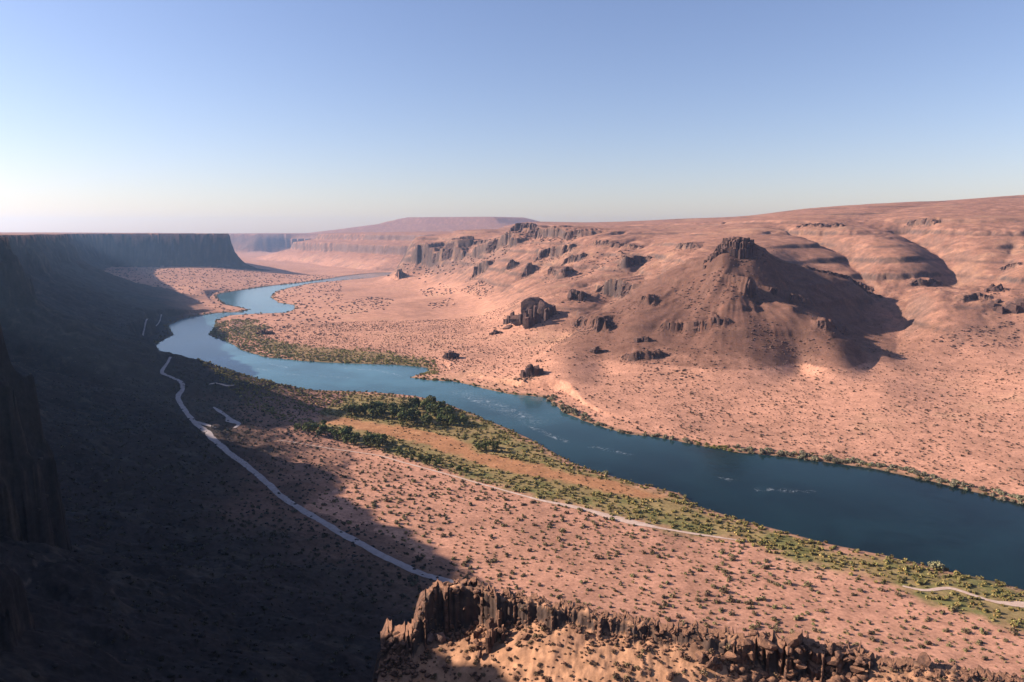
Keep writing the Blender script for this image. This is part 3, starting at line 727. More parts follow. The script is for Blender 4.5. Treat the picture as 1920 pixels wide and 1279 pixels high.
def strip(name, pix, widths, mat, label, cat, lift=0.3, seed=0):
    mat = M_ROAD if mat == 'road' else M_SANDT
    L = road_line(pix, widths)
    T = np.gradient(L[:, :2], axis=0); T /= np.linalg.norm(T, axis=1)[:, None] + 1e-9
    Nn = np.column_stack([-T[:, 1], T[:, 0]])
    s = np.arange(len(L)) * 2.0
    wl = L[:, 2] / 2 * (1 + 0.22 * perlin(s * .11, s * 0 + seed + .5, 3) + .15 * perlin(s * .5, s * 0 + .3, 5)); wr = L[:, 2] / 2 * (1 + 0.22 * perlin(s * .1, s * 0 + seed + 9.5, 4) + .15 * perlin(s * .45, s * 0 + .7, 6))
    V = []
    ks = np.linspace(-1, 1, 7)
    for k in ks:
        off = np.where(k < 0, k * wl, k * wr)
        q = L[:, :2] + Nn * off[:, None]
        V.append(np.column_stack([q, ground_z(q[:, 0], q[:, 1]) + lift - 0.1 * abs(k)]))
    V = np.stack(V, 1); n, m_ = V.shape[:2]
    ii = np.arange(n * m_).reshape(n, m_)
    Fq = np.stack([ii[:-1, :-1], ii[:-1, 1:], ii[1:, 1:], ii[1:, :-1]], -1).reshape(-1, 4)
    o = mesh_obj(name, V.reshape(-1, 3), Fq, mat, smooth=True)
    tag(o, label, cat, kind='structure')
    return L


def track_material(name, c1, c2):
    m, nt, b = new_mat(name)
    geo = N(nt, 'ShaderNodeNewGeometry')
    n1 = N(nt, 'ShaderNodeTexNoise', i_Scale=0.35, i_Detail=6.0, i_Roughness=0.7); nt.links.new(geo.outputs['Position'], n1.inputs['Vector'])
    r = N(nt, 'ShaderNodeValToRGB'); r.color_ramp.elements[0].position = .35; r.color_ramp.elements[1].position = .65
    r.color_ramp.elements[0].color = (*c1, 1); r.color_ramp.elements[1].color = (*c2, 1)
    nt.links.new(n1.outputs['Fac'], r.inputs['Fac']); nt.links.new(r.outputs[0], b.inputs['Base Color'])
    b.inputs['Roughness'].default_value = .95
    return m


M_ROAD = track_material('gravel', (0.25, 0.20, 0.185), (0.34, 0.285, 0.27))
M_SANDT = track_material('pale_sand', (0.38, 0.255, 0.19), (0.50, 0.37, 0.30))
for a_ in ROADS: strip(*a_[0], **a_[1])


# ------------------------------------------------------------------ rock
def rock_material(name, dark, light, dust, dust_amt=0.6, scale=0.5):
    m, nt, b = new_mat(name)
    geo = N(nt, 'ShaderNodeNewGeometry')
    n1 = N(nt, 'ShaderNodeTexNoise', i_Scale=scale, i_Detail=8.0, i_Roughness=0.7); nt.links.new(geo.outputs['Position'], n1.inputs['Vector'])
    n2 = N(nt, 'ShaderNodeTexNoise', i_Scale=scale * 5, i_Detail=5.0, i_Roughness=0.7); nt.links.new(geo.outputs['Position'], n2.inputs['Vector'])
    r = N(nt, 'ShaderNodeValToRGB'); r.color_ramp.elements[0].position = .35; r.color_ramp.elements[1].position = .68
    r.color_ramp.elements[0].color = (*dark, 1); r.color_ramp.elements[1].color = (*light, 1)
    nt.links.new(n1.outputs['Fac'], r.inputs['Fac'])
    sx = N(nt, 'ShaderNodeSeparateXYZ'); nt.links.new(geo.outputs['Normal'], sx.inputs[0])
    # wind-blown soil lying on the level tops
    a = N(nt, 'ShaderNodeMath', operation='MULTIPLY_ADD'); a.inputs[1].default_value = 0.9; nt.links.new(n2.outputs['Fac'], a.inputs[0]); nt.links.new(sx.outputs['Z'], a.inputs[2])
    mr = N(nt, 'ShaderNodeMapRange'); mr.inputs['From Min'].default_value = 1.05; mr.inputs['From Max'].default_value = 1.45; mr.inputs['To Max'].default_value = dust_amt
    nt.links.new(a.outputs[0], mr.inputs['Value'])
    mx = N(nt, 'ShaderNodeMix', data_type='RGBA'); mx.inputs[7].default_value = (*dust, 1)
    nt.links.new(mr.outputs[0], mx.inputs[0]); nt.links.new(r.outputs[0], mx.inputs[6]); nt.links.new(mx.outputs[2], b.inputs['Base Color'])
    b.inputs['Roughness'].default_value = .9; b.inputs['Specular IOR Level'].default_value = .15
    bp = N(nt, 'ShaderNodeBump'); bp.inputs['Strength'].default_value = .8; bp.inputs['Distance'].default_value = .35 / scale * .5
    nt.links.new(n2.outputs['Fac'], bp.inputs['Height']); nt.links.new(bp.outputs[0], b.inputs['Normal'])
    return m


M_BASALT = rock_material('weathered_basalt', (0.045, 0.027, 0.022), (0.20, 0.105, 0.07), (0.36, 0.18, 0.10), .65, .8)
M_BASALT_FAR = rock_material('brown_basalt', (0.042, 0.028, 0.028), (0.125, 0.070, 0.055), (0.24, 0.125, 0.088), .7, .15)
M_SCREE_SHADED = rock_material('shade_darkened_scree', (0.02, 0.018, 0.018), (0.05, 0.042, 0.038), (0.05, 0.042, 0.036), .4, .6)  # shaded copy of the basalt, darkened to paint in the wall's shade
M_PALE = rock_material('sun_bleached_rock', (0.16, 0.095, 0.075), (0.30, 0.19, 0.15), (0.40, 0.24, 0.17), .5, .6)


class MB:
    def __init__(self): self.V = []; self.F = []; self.n = 0

    def add(self, V, Fq):
        self.V.append(np.asarray(V, float)); self.F += [tuple(i + self.n for i in f) for f in Fq]; self.n += len(V)

    def build(self, name, mat, parent=None, smooth=False, origin=None):
        V = np.vstack(self.V)
        if origin is not None: V = V - np.asarray(origin)
        o = mesh_obj(name, V, self.F, mat, parent, smooth)
        if origin is not None: o.location = origin
        return o


def column(mb, x, y, z0, z1, r, rnd, taper=.85, squash=1.0, lean=(0, 0)):
    """one rough basalt column: an irregular prism with a broken top"""
    n = rnd.choice([4, 5, 5, 6]); a0 = rnd.uniform(0, 6.28)
    rad = [r * rnd.uniform(.65, 1.25) for _ in range(n)]
    lev = [0, .4, .72, .985, 1.0]; sc = [1.15, 1.06 * rnd.uniform(.95, 1.05), rnd.uniform(.94, 1.03), rnd.uniform(.86, 1.0) * (taper + .1), rnd.uniform(.72, .9) * taper]
    V = []; Fq = []
    tx, ty = rnd.uniform(-.55, .55), rnd.uniform(-.55, .55)
    for k, (l, s_) in enumerate(zip(lev, sc)):
        for i in range(n):
            a = a0 + 6.283 * i / n
            dx = math.cos(a) * rad[i] * s_ * rnd.uniform(.93, 1.07); dy = math.sin(a) * rad[i] * s_ * squash * rnd.uniform(.93, 1.07)
            z = z0 + (z1 - z0) * l + (tx * dx + ty * dy if k >= 3 else 0) + (rnd.uniform(-.08, .08) * r if k else 0)
            V.append((x + dx + lean[0] * l, y + dy + lean[1] * l, z))
    for k in range(len(lev) - 1):
        for i in range(n):
            j = (i + 1) % n
            Fq.append((k * n + i, k * n + j, (k + 1) * n + j, (k + 1) * n + i))
    V.append((x + lean[0], y + lean[1], z1 + rnd.uniform(0, .12) * r))
    t = (len(lev) - 1) * n
    for i in range(n): Fq.append((t + i, t + (i + 1) % n, len(V) - 1))
    mb.add(V, Fq)


_ICO = {}
def ico(sub):
    if sub not in _ICO:
        bm = bmesh.new(); bmesh.ops.create_icosphere(bm, subdivisions=sub, radius=1)
        _ICO[sub] = (np.array([v.co[:] for v in bm.verts]), [tuple(v.index for v in f.verts) for f in bm.faces]); bm.free()
    return _ICO[sub]


def rock_verts(rnd, sub=2, planes=11, rough=.05, deep=.48):
    V, Fq = ico(sub); V = V.copy()
    for _ in range(planes):      # chop flat facets off the stone
        n = np.array([rnd.gauss(0, 1) for _ in range(3)]); n /= np.linalg.norm(n)
        d = rnd.uniform(deep, .82); h = V @ n
        V = V - np.outer(np.maximum(h - d, 0), n)
    V *= 1 + np.array([rnd.uniform(-rough, rough) for _ in range(len(V))])[:, None]
    return V, Fq


def rock(mb, x, y, z, sx, sy, sz, rnd, rot=None, sub=2, tilt=0.3, deep=.42):
    V, Fq = rock_verts(rnd, sub, deep=deep)
    V = V * np.array([sx, sy, sz])
    a = rnd.uniform(0, 6.28) if rot is None else rot
    t = rnd.uniform(-tilt, tilt)
    c, s_ = math.cos(t), math.sin(t)
    V = np.column_stack([V[:, 0] * c - V[:, 2] * s_, V[:, 1], V[:, 0] * s_ + V[:, 2] * c])
    c, s_ = math.cos(a), math.sin(a)
    V = np.column_stack([V[:, 0] * c - V[:, 1] * s_, V[:, 0] * s_ + V[:, 1] * c, V[:, 2]])
    mb.add(V + np.array([x, y, z]), Fq)


def px_size(D): return D / F


TALUS = []                       # loose blocks shed by the rock bands: (x, y, size)


TALUS = []                       # loose blocks shed by the rock bands: (x, y, size)


def jointed_wall(mb, x, y, nr, foot, top, cw, seed, res, back=None, crack=.5, step=.9, bay=0.0, bay_len=3.0, batter=.25, block=.12, nv=22, rag=.16):
    """a continuous face of tightly jointed basalt: column cells of uneven width, open joints, broken tops and blocky courses"""
    rnd = random.Random(seed)
    u = np.concatenate([[0], np.cumsum(np.hypot(np.diff(x), np.diff(y)))]); L = u[-1]
    n = max(6, int(L / res)); su = np.linspace(0, L, n)
    X = np.interp(su, u, x); Y = np.interp(su, u, y); NX = np.interp(su, u, nr[:, 0]); NY = np.interp(su, u, nr[:, 1]); Z0 = np.interp(su, u, foot); Z1 = np.interp(su, u, top)
    edges = [0.0]
    while edges[-1] < L: edges.append(edges[-1] + cw * rnd.choice([.55, .7, .9, 1.1, 1.4, 2.0]) * rnd.uniform(.85, 1.2))
    edges = np.array(edges); k = np.clip(np.searchsorted(edges, su, side='right') - 1, 0, len(edges) - 2); nc = len(edges)
    rg = np.random.default_rng(seed)
    off = rg.uniform(-.45, .45, nc) * cw; hb = rg.choice([.35, .5, .62, .75, .88, 1.1], nc) * rg.uniform(.9, 1.1, nc); st = rg.uniform(.5, 1.3, nc) * step * cw; tj = rg.uniform(-rag, rag * .6, nc); face = rg.uniform(-.5, .5, nc)
    de = np.minimum(su - edges[k], edges[k + 1] - su); mid = (su - .5 * (edges[k] + edges[k + 1]))
    cr = crack * cw * np.exp(-(de / (cw * .13)) ** 2) * rg.uniform(.4, 1.2, nc)[k]
    by = bay * perlin(su / bay_len, su * 0 + seed * .37, 7) + .5 * bay * perlin(su / (bay_len * .35), su * 0 + seed * .37, 8)
    H = np.maximum(Z1 - Z0, .05) * (1 + tj[k])
    hm = max(H.mean(), .1)
    vs = np.linspace(0, 1, nv); rows = []
    for v in vs:
        lev = np.floor((v * H / (cw * 1.1)) + rg.uniform(0, 1, nc)[k] * 0 + k * .37)
        bl = (((k * 7349 + lev.astype(int) * 9151) % 97) / 97.0 - .5) * block * 2 * cw
        o = by + off[k] + cr + batter * v * hm + bl + (v > hb[k]) * st[k] + face[k] * mid + .12 * cw * perlin(su / (cw * .4), v * H / (cw * .4) + seed, 11)
        z = Z0 - .25 * hm + (H + .25 * hm) * v + .05 * cw * perlin(su / (cw * .3), su * 0 + v * 9, 12)
        rows.append(np.stack([X + NX * o, Y + NY * o, z], 1))
    bk = back if back is not None else .8 * cw + .35 * hm
    o_top = by + off[k] + cr + batter * hm + (1 > hb[k]) * st[k] + face[k] * mid
    zt = np.minimum(rows[-1][:, 2], Z1 + .15 * cw)
    zt = .35 * zt + .65 * Z1
    for q, dz in ((.3, .07), (.65, .02), (1.0, -.12)):
        o = o_top + q * bk; j = rg.uniform(-.5, .5, nc)[k] * .16 * cw
        rows.append(np.stack([X + NX * o, Y + NY * o, zt + dz * cw + j], 1))
    rows.append(np.stack([X + NX * (o_top + bk * 1.15), Y + NY * (o_top + bk * 1.15), zt - .5 * hm - .5], 1))
    V = np.stack(rows, 0); m = V.shape[0]
    ii = np.arange(m * n).reshape(m, n)
    Fq = np.stack([ii[:-1, :-1], ii[:-1, 1:], ii[1:, 1:], ii[1:, :-1]], -1).reshape(-1, 4)
    caps = [tuple(ii[:, 0]), tuple(ii[::-1, -1])]
    mb.add(V.reshape(-1, 3), [tuple(f) for f in Fq.tolist()] + caps)
    return X, Y, NX, NY, Z0, Z1


def ledge(pix, hpx, label, seed, line=None, rows=2, colw=None, name='basalt_cliff', cat='cliff', gapp=0.0, depth=None, rubble=2.2):
    """rock face standing along a stepped band of the slope"""
    rnd = random.Random(seed); mb = MB()
    x, y, h, nr = line
    hm = h.mean(); cw = max(.9, min((colw or 9) * .8, hm * .30))
    foot = ground_z(x - nr[:, 0] * hm * .35, y - nr[:, 1] * hm * .35)
    x0 = x - nr[:, 0] * .18 * hm; y0 = y - nr[:, 1] * .18 * hm
    jointed_wall(mb, x0, y0, nr, foot, foot + h * 1.0, cw, seed, cw * .22, back=.5 * hm, crack=.45, step=.7, bay=.35 * hm, bay_len=2.2 * hm, batter=.25, block=.14, nv=14, rag=.13)
    u = np.concatenate([[0], np.cumsum(np.hypot(np.diff(x), np.diff(y)))]); L = u[-1]
    for _ in range(int(rubble * L / cw)):
        q = rnd.uniform(0, L); o = abs(rnd.gauss(0, 1)) * hm * .9 + .2 * hm
        TALUS.append((np.interp(q, u, x) - np.interp(q, u, nr[:, 0]) * o, np.interp(q, u, y) - np.interp(q, u, nr[:, 1]) * o, cw * rnd.uniform(.12, .42)))
    org = np.array([x.mean(), y.mean(), float(ground_z(x.mean(), y.mean()))])
    return tag(mb.build(name, M_BASALT_FAR, origin=org), label, cat)


def spur_ledge(px0, px1, label, seed, cw=1.0, front=2.6, crack=.55, bay=1.3, bay_len=3.0, knobs=1.0, rag=.2, batter=.3, step=.8, name='basalt_cliff', cat='cliff', **_):
    """near basalt along the broken edge of the spur"""
    rnd = random.Random(seed); mb = MB()
    t0, t1 = [math.atan2(*PD(p, 1150, 130)[:2]) for p in (px0, px1)]
    ts = np.linspace(t0, t1, 260); rr = spur_r(ts) - front
    x = rr * np.sin(ts); y = rr * np.cos(ts)
    nr = np.stack([np.sin(ts), np.cos(ts)], 1)
    xf = (rr - 1.0) * np.sin(ts); yf = (rr - 1.0) * np.cos(ts)
    foot = ground_z(xf, yf); top = np.interp(ts, SC_T, SC_Z) + .15
    X, Y, NX, NY, Z0, Z1 = jointed_wall(mb, x, y, nr, foot, top, cw, seed, .13, back=front * .9, crack=crack, step=step, bay=bay, bay_len=bay_len, batter=batter, block=.30, nv=30, rag=rag)
    L = len(X) * .13
    for _ in range(int(L * 2.6 * knobs)):     # blocks lying on the broken top and lodged in the face
        i = rnd.randrange(len(X)); f = rnd.random()
        o = rnd.uniform(.3, front + .6) if f < .8 else rnd.uniform(.1, .9)
        q = cw * rnd.choice([.16, .22, .3, .45, .6]) * rnd.uniform(.8, 1.2)
        z = Z1[i] - rnd.uniform(-.1, .25) if f < .7 else Z0[i] + (Z1[i] - Z0[i]) * rnd.uniform(.15, .9)
        rock(mb, X[i] + NX[i] * o, Y[i] + NY[i] * o, z, q * rnd.uniform(.9, 1.5), q, q * rnd.uniform(.6, 1.0), rnd, sub=2, deep=.34)
    for _ in range(int(L * 8)):
        i = rnd.randrange(len(X)); o = -abs(rnd.gauss(0, 1)) * 1.5 - .2
        TALUS.append((X[i] + NX[i] * o, Y[i] + NY[i] * o, cw * rnd.choice([.08, .12, .18, .3, .5])))
    c = np.array([x.mean(), y.mean(), float(ground_z(x.mean(), y.mean()))])
    return tag(mb.build(name, M_BASALT, origin=c), label, cat)


def crag(px, py, wpx, hpx, label, seed, name='rock_outcrop', cat='rock', squash=.7, n=None, D=None, mat=None, lean=0):
    """a clump of big faceted blocks; px, py is the middle of its foot in the photo"""
    rnd = random.Random(seed)
    c = PD(px, py, D) if D else ground_hit(px, py)
    d = np.hypot(c[0], c[1]); w_ = wpx * d / F; h = hpx * d / F
    mb = MB(); n = n or rnd.randint(6, 9)
    for k in range(n):
        u = (k + .5) / n * 2 - 1 + rnd.uniform(-.15, .15)
        x = c[0] + u * w_ * .42; y = c[1] + rnd.uniform(.0, .5) * w_ * squash
        sz = h * (1 - .55 * abs(u - lean) ** 1.5) * rnd.uniform(.7, 1.0)
        r = w_ / n * rnd.uniform(.9, 1.6) + h * .12
        g = float(ground_z(x, y))
        rock(mb, x, y, min(g, c[2] + h * .3) + sz * .2, r, r * rnd.uniform(.7, 1.1), sz * .85, rnd, tilt=.25)
        if rnd.random() < .7:
            column(mb, x + rnd.uniform(-.5, .5) * r, y - r * .5, g - h * .3, g + sz * rnd.uniform(.5, .95), r * rnd.uniform(.4, .7), rnd)
    for k in range(n * 2):
        x = c[0] + rnd.gauss(0, .4) * w_; y = c[1] - abs(rnd.gauss(0, .25)) * w_
        TALUS.append((x, y, h * rnd.uniform(.05, .16)))
    o = mb.build(name, mat or (M_BASALT if d < 400 else M_BASALT_FAR), origin=c)
    return tag(o, label, cat)


# ---- cliffs and outcrops of the eastern side
for L_ in LEDGES: ledge(**L_)
crag(1084, 562, 44, 18, 'low dark outcrop just above the big wedge shaped crag', 114, lean=-.2)
crag(929, 627, 22, 10, 'small slanting block below the big wedge shaped crag', 116)
crag(845, 672, 26, 20, 'small dark pointed rock mound near the green bank', 117, n=5)
crag(998, 706, 48, 24, 'dark lumpy rock clump low on the slope by the river', 118)
crag(1118, 661, 22, 14, 'small dark block on the left shoulder of the butte foot', 119, n=4)
crag(1872, 546, 30, 14, 'small dark hollowed crag on the hillside right of the butte', 130)
crag(1905, 585, 70, 15, 'brown rubbly crag at the foot of the eastern hillside', 131, squash=1.2, n=9)
crag(496, 627, 34, 12, 'flat dark rock block on the far side of the river flat', 132, squash=.5)
crag(1205, 640, 0.1 + 24, 10, 'tiny rock knob on the butte slope above the rubbly ledge', 133, n=4)

# ---- the big wedge shaped crag
def wedge_crag():
    rnd = random.Random(140); mb = MB()
    D0 = np.linalg.norm(ground_hit(985, 612)[:2])
    u = D0 / F
    foot = [ground_hit(*p) for p in [(943, 609), (962, 606), (985, 618), (1000, 612), (1022, 604), (1042, 590)]]
    hs = [8, 36, 50, 58, 56, 26]
    c = np.mean(foot, 0)
    for dx, dy, dz, sx, sy, sz, rot, tl in [(8, 10, 12, 27, 15, 21, .15, -.18), (-14, 6, 3, 22, 11, 12, .25, -.35), (20, 6, 8, 14, 12, 19, -.2, .1), (3, -2, 2, 13, 9, 15, .4, -.1), (27, 14, 4, 12, 10, 12, .1, .3), (-28, 3, -2, 10, 7, 6, .3, -.4)]:
        rock(mb, c[0] + dx, c[1] + dy, float(ground_z(c[0] + dx, c[1] + dy)) + dz * .6, sx, sy, sz, rnd, rot=rot, tilt=abs(tl), sub=3, deep=.5)
    for k in range(26):
        t = rnd.random() * 4.99; i = int(t); p = foot[i] * (1 - t + i) + foot[i + 1] * (t - i)
        x, y = p[0] + rnd.uniform(-1, 3), p[1] + rnd.uniform(1, 8); g = float(ground_z(x, y)); h_ = (hs[i] * (1 - t + i) + hs[i + 1] * (t - i)) * u
        column(mb, x, y, g - 6, g + h_ * rnd.uniform(.25, .62), rnd.uniform(2.0, 4.2), rnd, taper=.85)
    for _ in range(26):
        p = foot[rnd.randrange(len(foot))]; x = p[0] + rnd.gauss(0, 8); y = p[1] - abs(rnd.gauss(0, 6)); TALUS.append((x, y, rnd.uniform(.5, 1.8)))
    o = mb.build('rock_outcrop', M_BASALT_FAR, origin=np.mean(foot, 0))
    tag(o, 'biggest wedge shaped crag standing on the slope between river and butte', 'rock')


wedge_crag()

# ---- rock cap of the butte
def butte_cap():
    rnd = random.Random(150); mb = MB()
    c = PD(1384, 470, 850)
    for ring, (r, hh) in enumerate([(17, .45), (14, .78), (10.5, .95), (6, 1.0), (1, 1.0)]):
        n = max(1, int(6.28 * r / 2.6))
        for i in range(n):
            a = 6.283 * i / n + rnd.uniform(-.1, .1)
            x = c[0] + math.cos(a) * r * 1.12; y = c[1] + math.sin(a) * r * .85
            zt = CAMZ - (443 - 436) / F * 850 - 1.0
            z0 = min(float(ground_z(x, y)), zt - 14) - 6
            column(mb, x, y, z0, z0 + 6 + (zt - z0 - 6) * hh * rnd.uniform(.86, 1.03), rnd.uniform(1.6, 3.0), rnd, taper=.95)
    for k in range(40):          # shoulder stepping down on the sunny side
        t = rnd.uniform(0, 1); px = 1366 - 44 * t
        x, y = PD(px, 470, 850 + rnd.uniform(-9, 7))[:2]
        g = float(ground_z(x, y)); column(mb, x, y, g - 6, g + (9 - 7 * t) * rnd.uniform(.5, 1.1), rnd.uniform(1.6, 3), rnd)
    for k in range(60):
        a = rnd.uniform(3.0, 6.6); rr = 18 + abs(rnd.gauss(0, 10)); x = c[0] + math.cos(a) * rr; y = c[1] + math.sin(a) * rr; TALUS.append((x, y, rnd.uniform(.5, 1.7)))
    o = mb.build('rock_outcrop', M_BASALT_FAR, origin=c)
    tag(o, 'flat topped dark basalt cap crowning the conical butte', 'rock')


butte_cap()

# ---- near basalt of the spur
spur_ledge(800, 905, 'tallest near columnar cliff at the tip of the sunlit spur', 201, cw=1.35, crack=.8, bay=2.2, bay_len=4.0, batter=.12, rag=.08, step=.7)
spur_ledge(905, 958, 'shadowed dark notch of columns joining the tip cliff to the long rim', 202, cw=1.1, bay=2.0, crack=.7)
spur_ledge(958, 1120, 'knobbly basalt rim of short columns behind the sandy bench', 203, cw=.95, bay=1.8, bay_len=3.2, rag=.12, knobs=1.3)
spur_ledge(1120, 1262, 'pitted basalt rim with small hollows between knobbly rim and saddle', 204, cw=.9, bay=2.0, bay_len=2.6, rag=.15, knobs=1.4)
spur_ledge(1262, 1375, 'low dark crumbling rim in the dip of the near spur', 205, cw=.75, bay=1.4, bay_len=2.2, rag=.22, knobs=1.6, batter=.6)
spur_ledge(1375, 1640, 'dark near cliff with deep black clefts at the bottom of the view', 206, cw=2.1, front=3.8, crack=1.1, bay=2.6, bay_len=3.6, rag=.12, batter=.05, step=.35, knobs=1.3)
spur_ledge(1650, 1990, 'low rubbly rock rim at the bottom corner beyond the cleft cliff', 208, cw=.7, front=2.8, bay=1.5, bay_len=2.4, rag=.25, knobs=1.8, batter=.7)
spur_ledge(712, 800, 'stepped basalt blocks descending from the tip cliff into shadow', 209, cw=1.2, front=4.6, bay=2.4, bay_len=3.0, rag=.2, knobs=1.3, batter=.8, step=1.5)


def heap(px, py, D, w_, h_, label, seed, n=26):
    rnd = random.Random(seed); mb = MB(); c = ground_hit(px, py, near=60)
    for k in range(n):
        dx, dy = max(-.5, min(.5, rnd.gauss(0, .26))) * w_, max(-.35, min(.35, rnd.gauss(0, .18))) * w_
        x, y = c[0] + dx, c[1] + dy; g = float(ground_z(x, y)); q = math.exp(-(dx / w_ * 2) ** 2)
        if rnd.random() < .5: column(mb, x, y, g - 1, g + h_ * q * rnd.uniform(.4, 1), rnd.uniform(.3, .7), rnd, lean=(rnd.uniform(-.5, .5), rnd.uniform(-.3, .3)))
        else:
            r = rnd.uniform(.4, .95); rock(mb, x, y, g + r * .3 + h_ * .25 * q, r * 1.2, r * .9, r * .9, rnd)
    return tag(mb.build('rock_outcrop', M_BASALT, origin=(c[0], c[1], float(ground_z(c[0], c[1])))), label, 'rock')


heap(925, 1200, 128.6, 6.5, 4.2, 'dark heap of broken columns on the sandy bench below the notch', 210, 34)
heap(1345, 1250, 115.6, 4.0, 2.2, 'tilted dark slabs at the left foot of the cleft cliff', 207, 16)
heap(740, 1235, 131, 4.5, 2.0, 'rust stained broken rocks at the shadow edge of the spur', 211, 22)


def boulder(px, py, D, sx, sy, sz, label, seed, mat=None, tilt=.3, rot=None, zoff=.35, sub=3):
    rnd = random.Random(seed); c = PD(px, py, crest_at(px, py) - D); g = float(ground_z(c[0], c[1]))
    mb = MB(); rock(mb, c[0], c[1], g + sz * zoff, sx, sy, sz, rnd, rot=rot, tilt=tilt, sub=sub)
    o = mb.build('boulder', mat or M_BASALT, origin=(c[0], c[1], g))
    return tag(o, label, 'boulder')


boulder(1492, 1190, 1.2, 2.5, 1.7, 1.9, 'big dark angular boulder perched on top of the cleft cliff', 301)
boulder(1737, 1232, 0.6, 1.3, 1.1, 1.9, 'upright brown boulder standing alone beyond the cleft cliff', 302, tilt=.1)
boulder(806, 1180, 4.0, 1.6, .8, 1.3, 'pale leaning slab at the foot of the tip cliff', 303, mat=M_PALE, tilt=.5, rot=.3)
boulder(826, 1198, 5.0, 1.5, .9, 1.7, 'second pale slab below the leaning one at the tip cliff', 304, mat=M_PALE, tilt=.4, rot=-.3)
boulder(1258, 1252, 8.5, .8, .7, .9, 'dark pointed boulder alone on the sandy bench', 305)
boulder(1335, 1242, 5.5, 1.9, 1.0, 1.6, 'large tilted brown block beside the cleft cliff', 306, tilt=.6, rot=.5)
boulder(1312, 1228, 4.5, 1.3, 1.0, .9, 'squat dark boulder above the tilted brown block', 307)
boulder(1530, 1205, 1.0, 1.0, .9, .7, 'small flat boulder beside the big perched one', 308)
boulder(985, 1180, 5.5, .9, .8, .8, 'single dark boulder near the edge of the broken column heap', 309)

# ------------------------------------------------------------------ vegetation
def leaf_material():
    m, nt, b = new_mat('foliage')
    at = N(nt, 'ShaderNodeAttribute', attribute_name='tint')
    oi = N(nt, 'ShaderNodeObjectInfo')
    hs = N(nt, 'ShaderNodeHueSaturation')
    r1 = N(nt, 'ShaderNodeMapRange'); r1.inputs['To Min'].default_value = .7; r1.inputs['To Max'].default_value = 1.3
    r2 = N(nt, 'ShaderNodeMapRange'); r2.inputs['To Min'].default_value = .48; r2.inputs['To Max'].default_value = .52
    nt.links.new(oi.outputs['Random'], r1.inputs['Value']); nt.links.new(r1.outputs[0], hs.inputs['Value'])
    nt.links.new(oi.outputs['Random'], r2.inputs['Value']); nt.links.new(r2.outputs[0], hs.inputs['Hue'])
    nt.links.new(at.outputs['Color'], hs.inputs['Color']); nt.links.new(hs.outputs[0], b.inputs['Base Color'])
    b.inputs['Roughness'].default_value = .8; b.inputs['Specular IOR Level'].default_value = .2
    return m


M_LEAF = leaf_material()
M_BARK, _nt, _b = new_mat('bark'); _b.inputs['Base Color'].default_value = (.12, .085, .06, 1); _b.inputs['Roughness'].default_value = .9
_n = N(_nt, 'ShaderNodeTexNoise', i_Scale=6.0, i_Detail=5.0); _r = N(_nt, 'ShaderNodeValToRGB')
_r.color_ramp.elements[0].color = (.07, .05, .035, 1); _r.color_ramp.elements[1].color = (.18, .13, .095, 1)
_nt.links.new(_n.outputs['Fac'], _r.inputs['Fac']); _nt.links.new(_r.outputs[0], _b.inputs['Base Color'])


def leaves(rng, centres, per, spread, size, col, var=.3, up=.3):
    """many small leaf-clump faces around the given centres -> V, F(quads), C"""
    V = []; C = []
    col = np.array(col)
    for c, rad in centres:
        d = rng.normal(size=(per, 3)); d /= np.linalg.norm(d, axis=1)[:, None]
        p = c + d * rad * rng.uniform(.55, 1.0, (per, 1)) * spread
        nrm = d + rng.normal(size=(per, 3)) * .6 + np.array([0, 0, up]); nrm /= np.linalg.norm(nrm, axis=1)[:, None]
        a = np.cross(nrm, rng.normal(size=(per, 3))); a /= np.linalg.norm(a, axis=1)[:, None]
        b = np.cross(nrm, a)
        s_ = size * rng.uniform(.6, 1.3, (per, 1))
        q = np.stack([p - a * s_, p - b * s_ * .7, p + a * s_, p + b * s_ * .8], 1)
        V.append(q.reshape(-1, 3))
        k = (1 + rng.uniform(-var, var, (per, 1))) * (1 + rng.uniform(-.15, .15)) * col
        k = k * (1 + rng.uniform(-.12, .12, (per, 3)) * np.array([1, .4, .6]))
        C.append(np.repeat(k, 4, axis=0))
    V = np.vstack(V); C = np.vstack(C)
    return V, np.arange(len(V)).reshape(-1, 4), np.clip(C, .004, .6)


def shrub_template(seed, col, n_c=7, per=26, h=.75, size=.17, col2=None):
    rng = np.random.default_rng(seed)
    cs = []
    for k in range(n_c):
        a = rng.uniform(0, 6.28); r = rng.uniform(.1, .62)
        cs.append((np.array([math.cos(a) * r, math.sin(a) * r, h * rng.uniform(.25, .62) * (1.15 - .5 * r)]), rng.uniform(.30, .46)))
    V, Fq, C = leaves(rng, cs, per, 1.0, size, col)
    if col2 is not None:
        k = (rng.random(len(V) // 4) < .35).repeat(4); C[k] = C[k] / np.array(col) * np.array(col2)
    V[:, 2] = np.maximum(V[:, 2], -.06)
    return V, Fq, C


def template_object(name, T):
    V, Fq, C = T
    o = mesh_obj(name, V, Fq, M_LEAF); add_attr(o, 'tint', C)
    return o


def place_copy(src, used, x, y, s_, rot, sz=1.0, lift=0.0):
    o = src if not used else src.copy()
    if used: COL.objects.link(o)
    o.location = (x, y, float(ground_z(x, y)) + lift); o.rotation_euler = (0, 0, rot); o.scale = (s_, s_, s_ * sz)
    return o


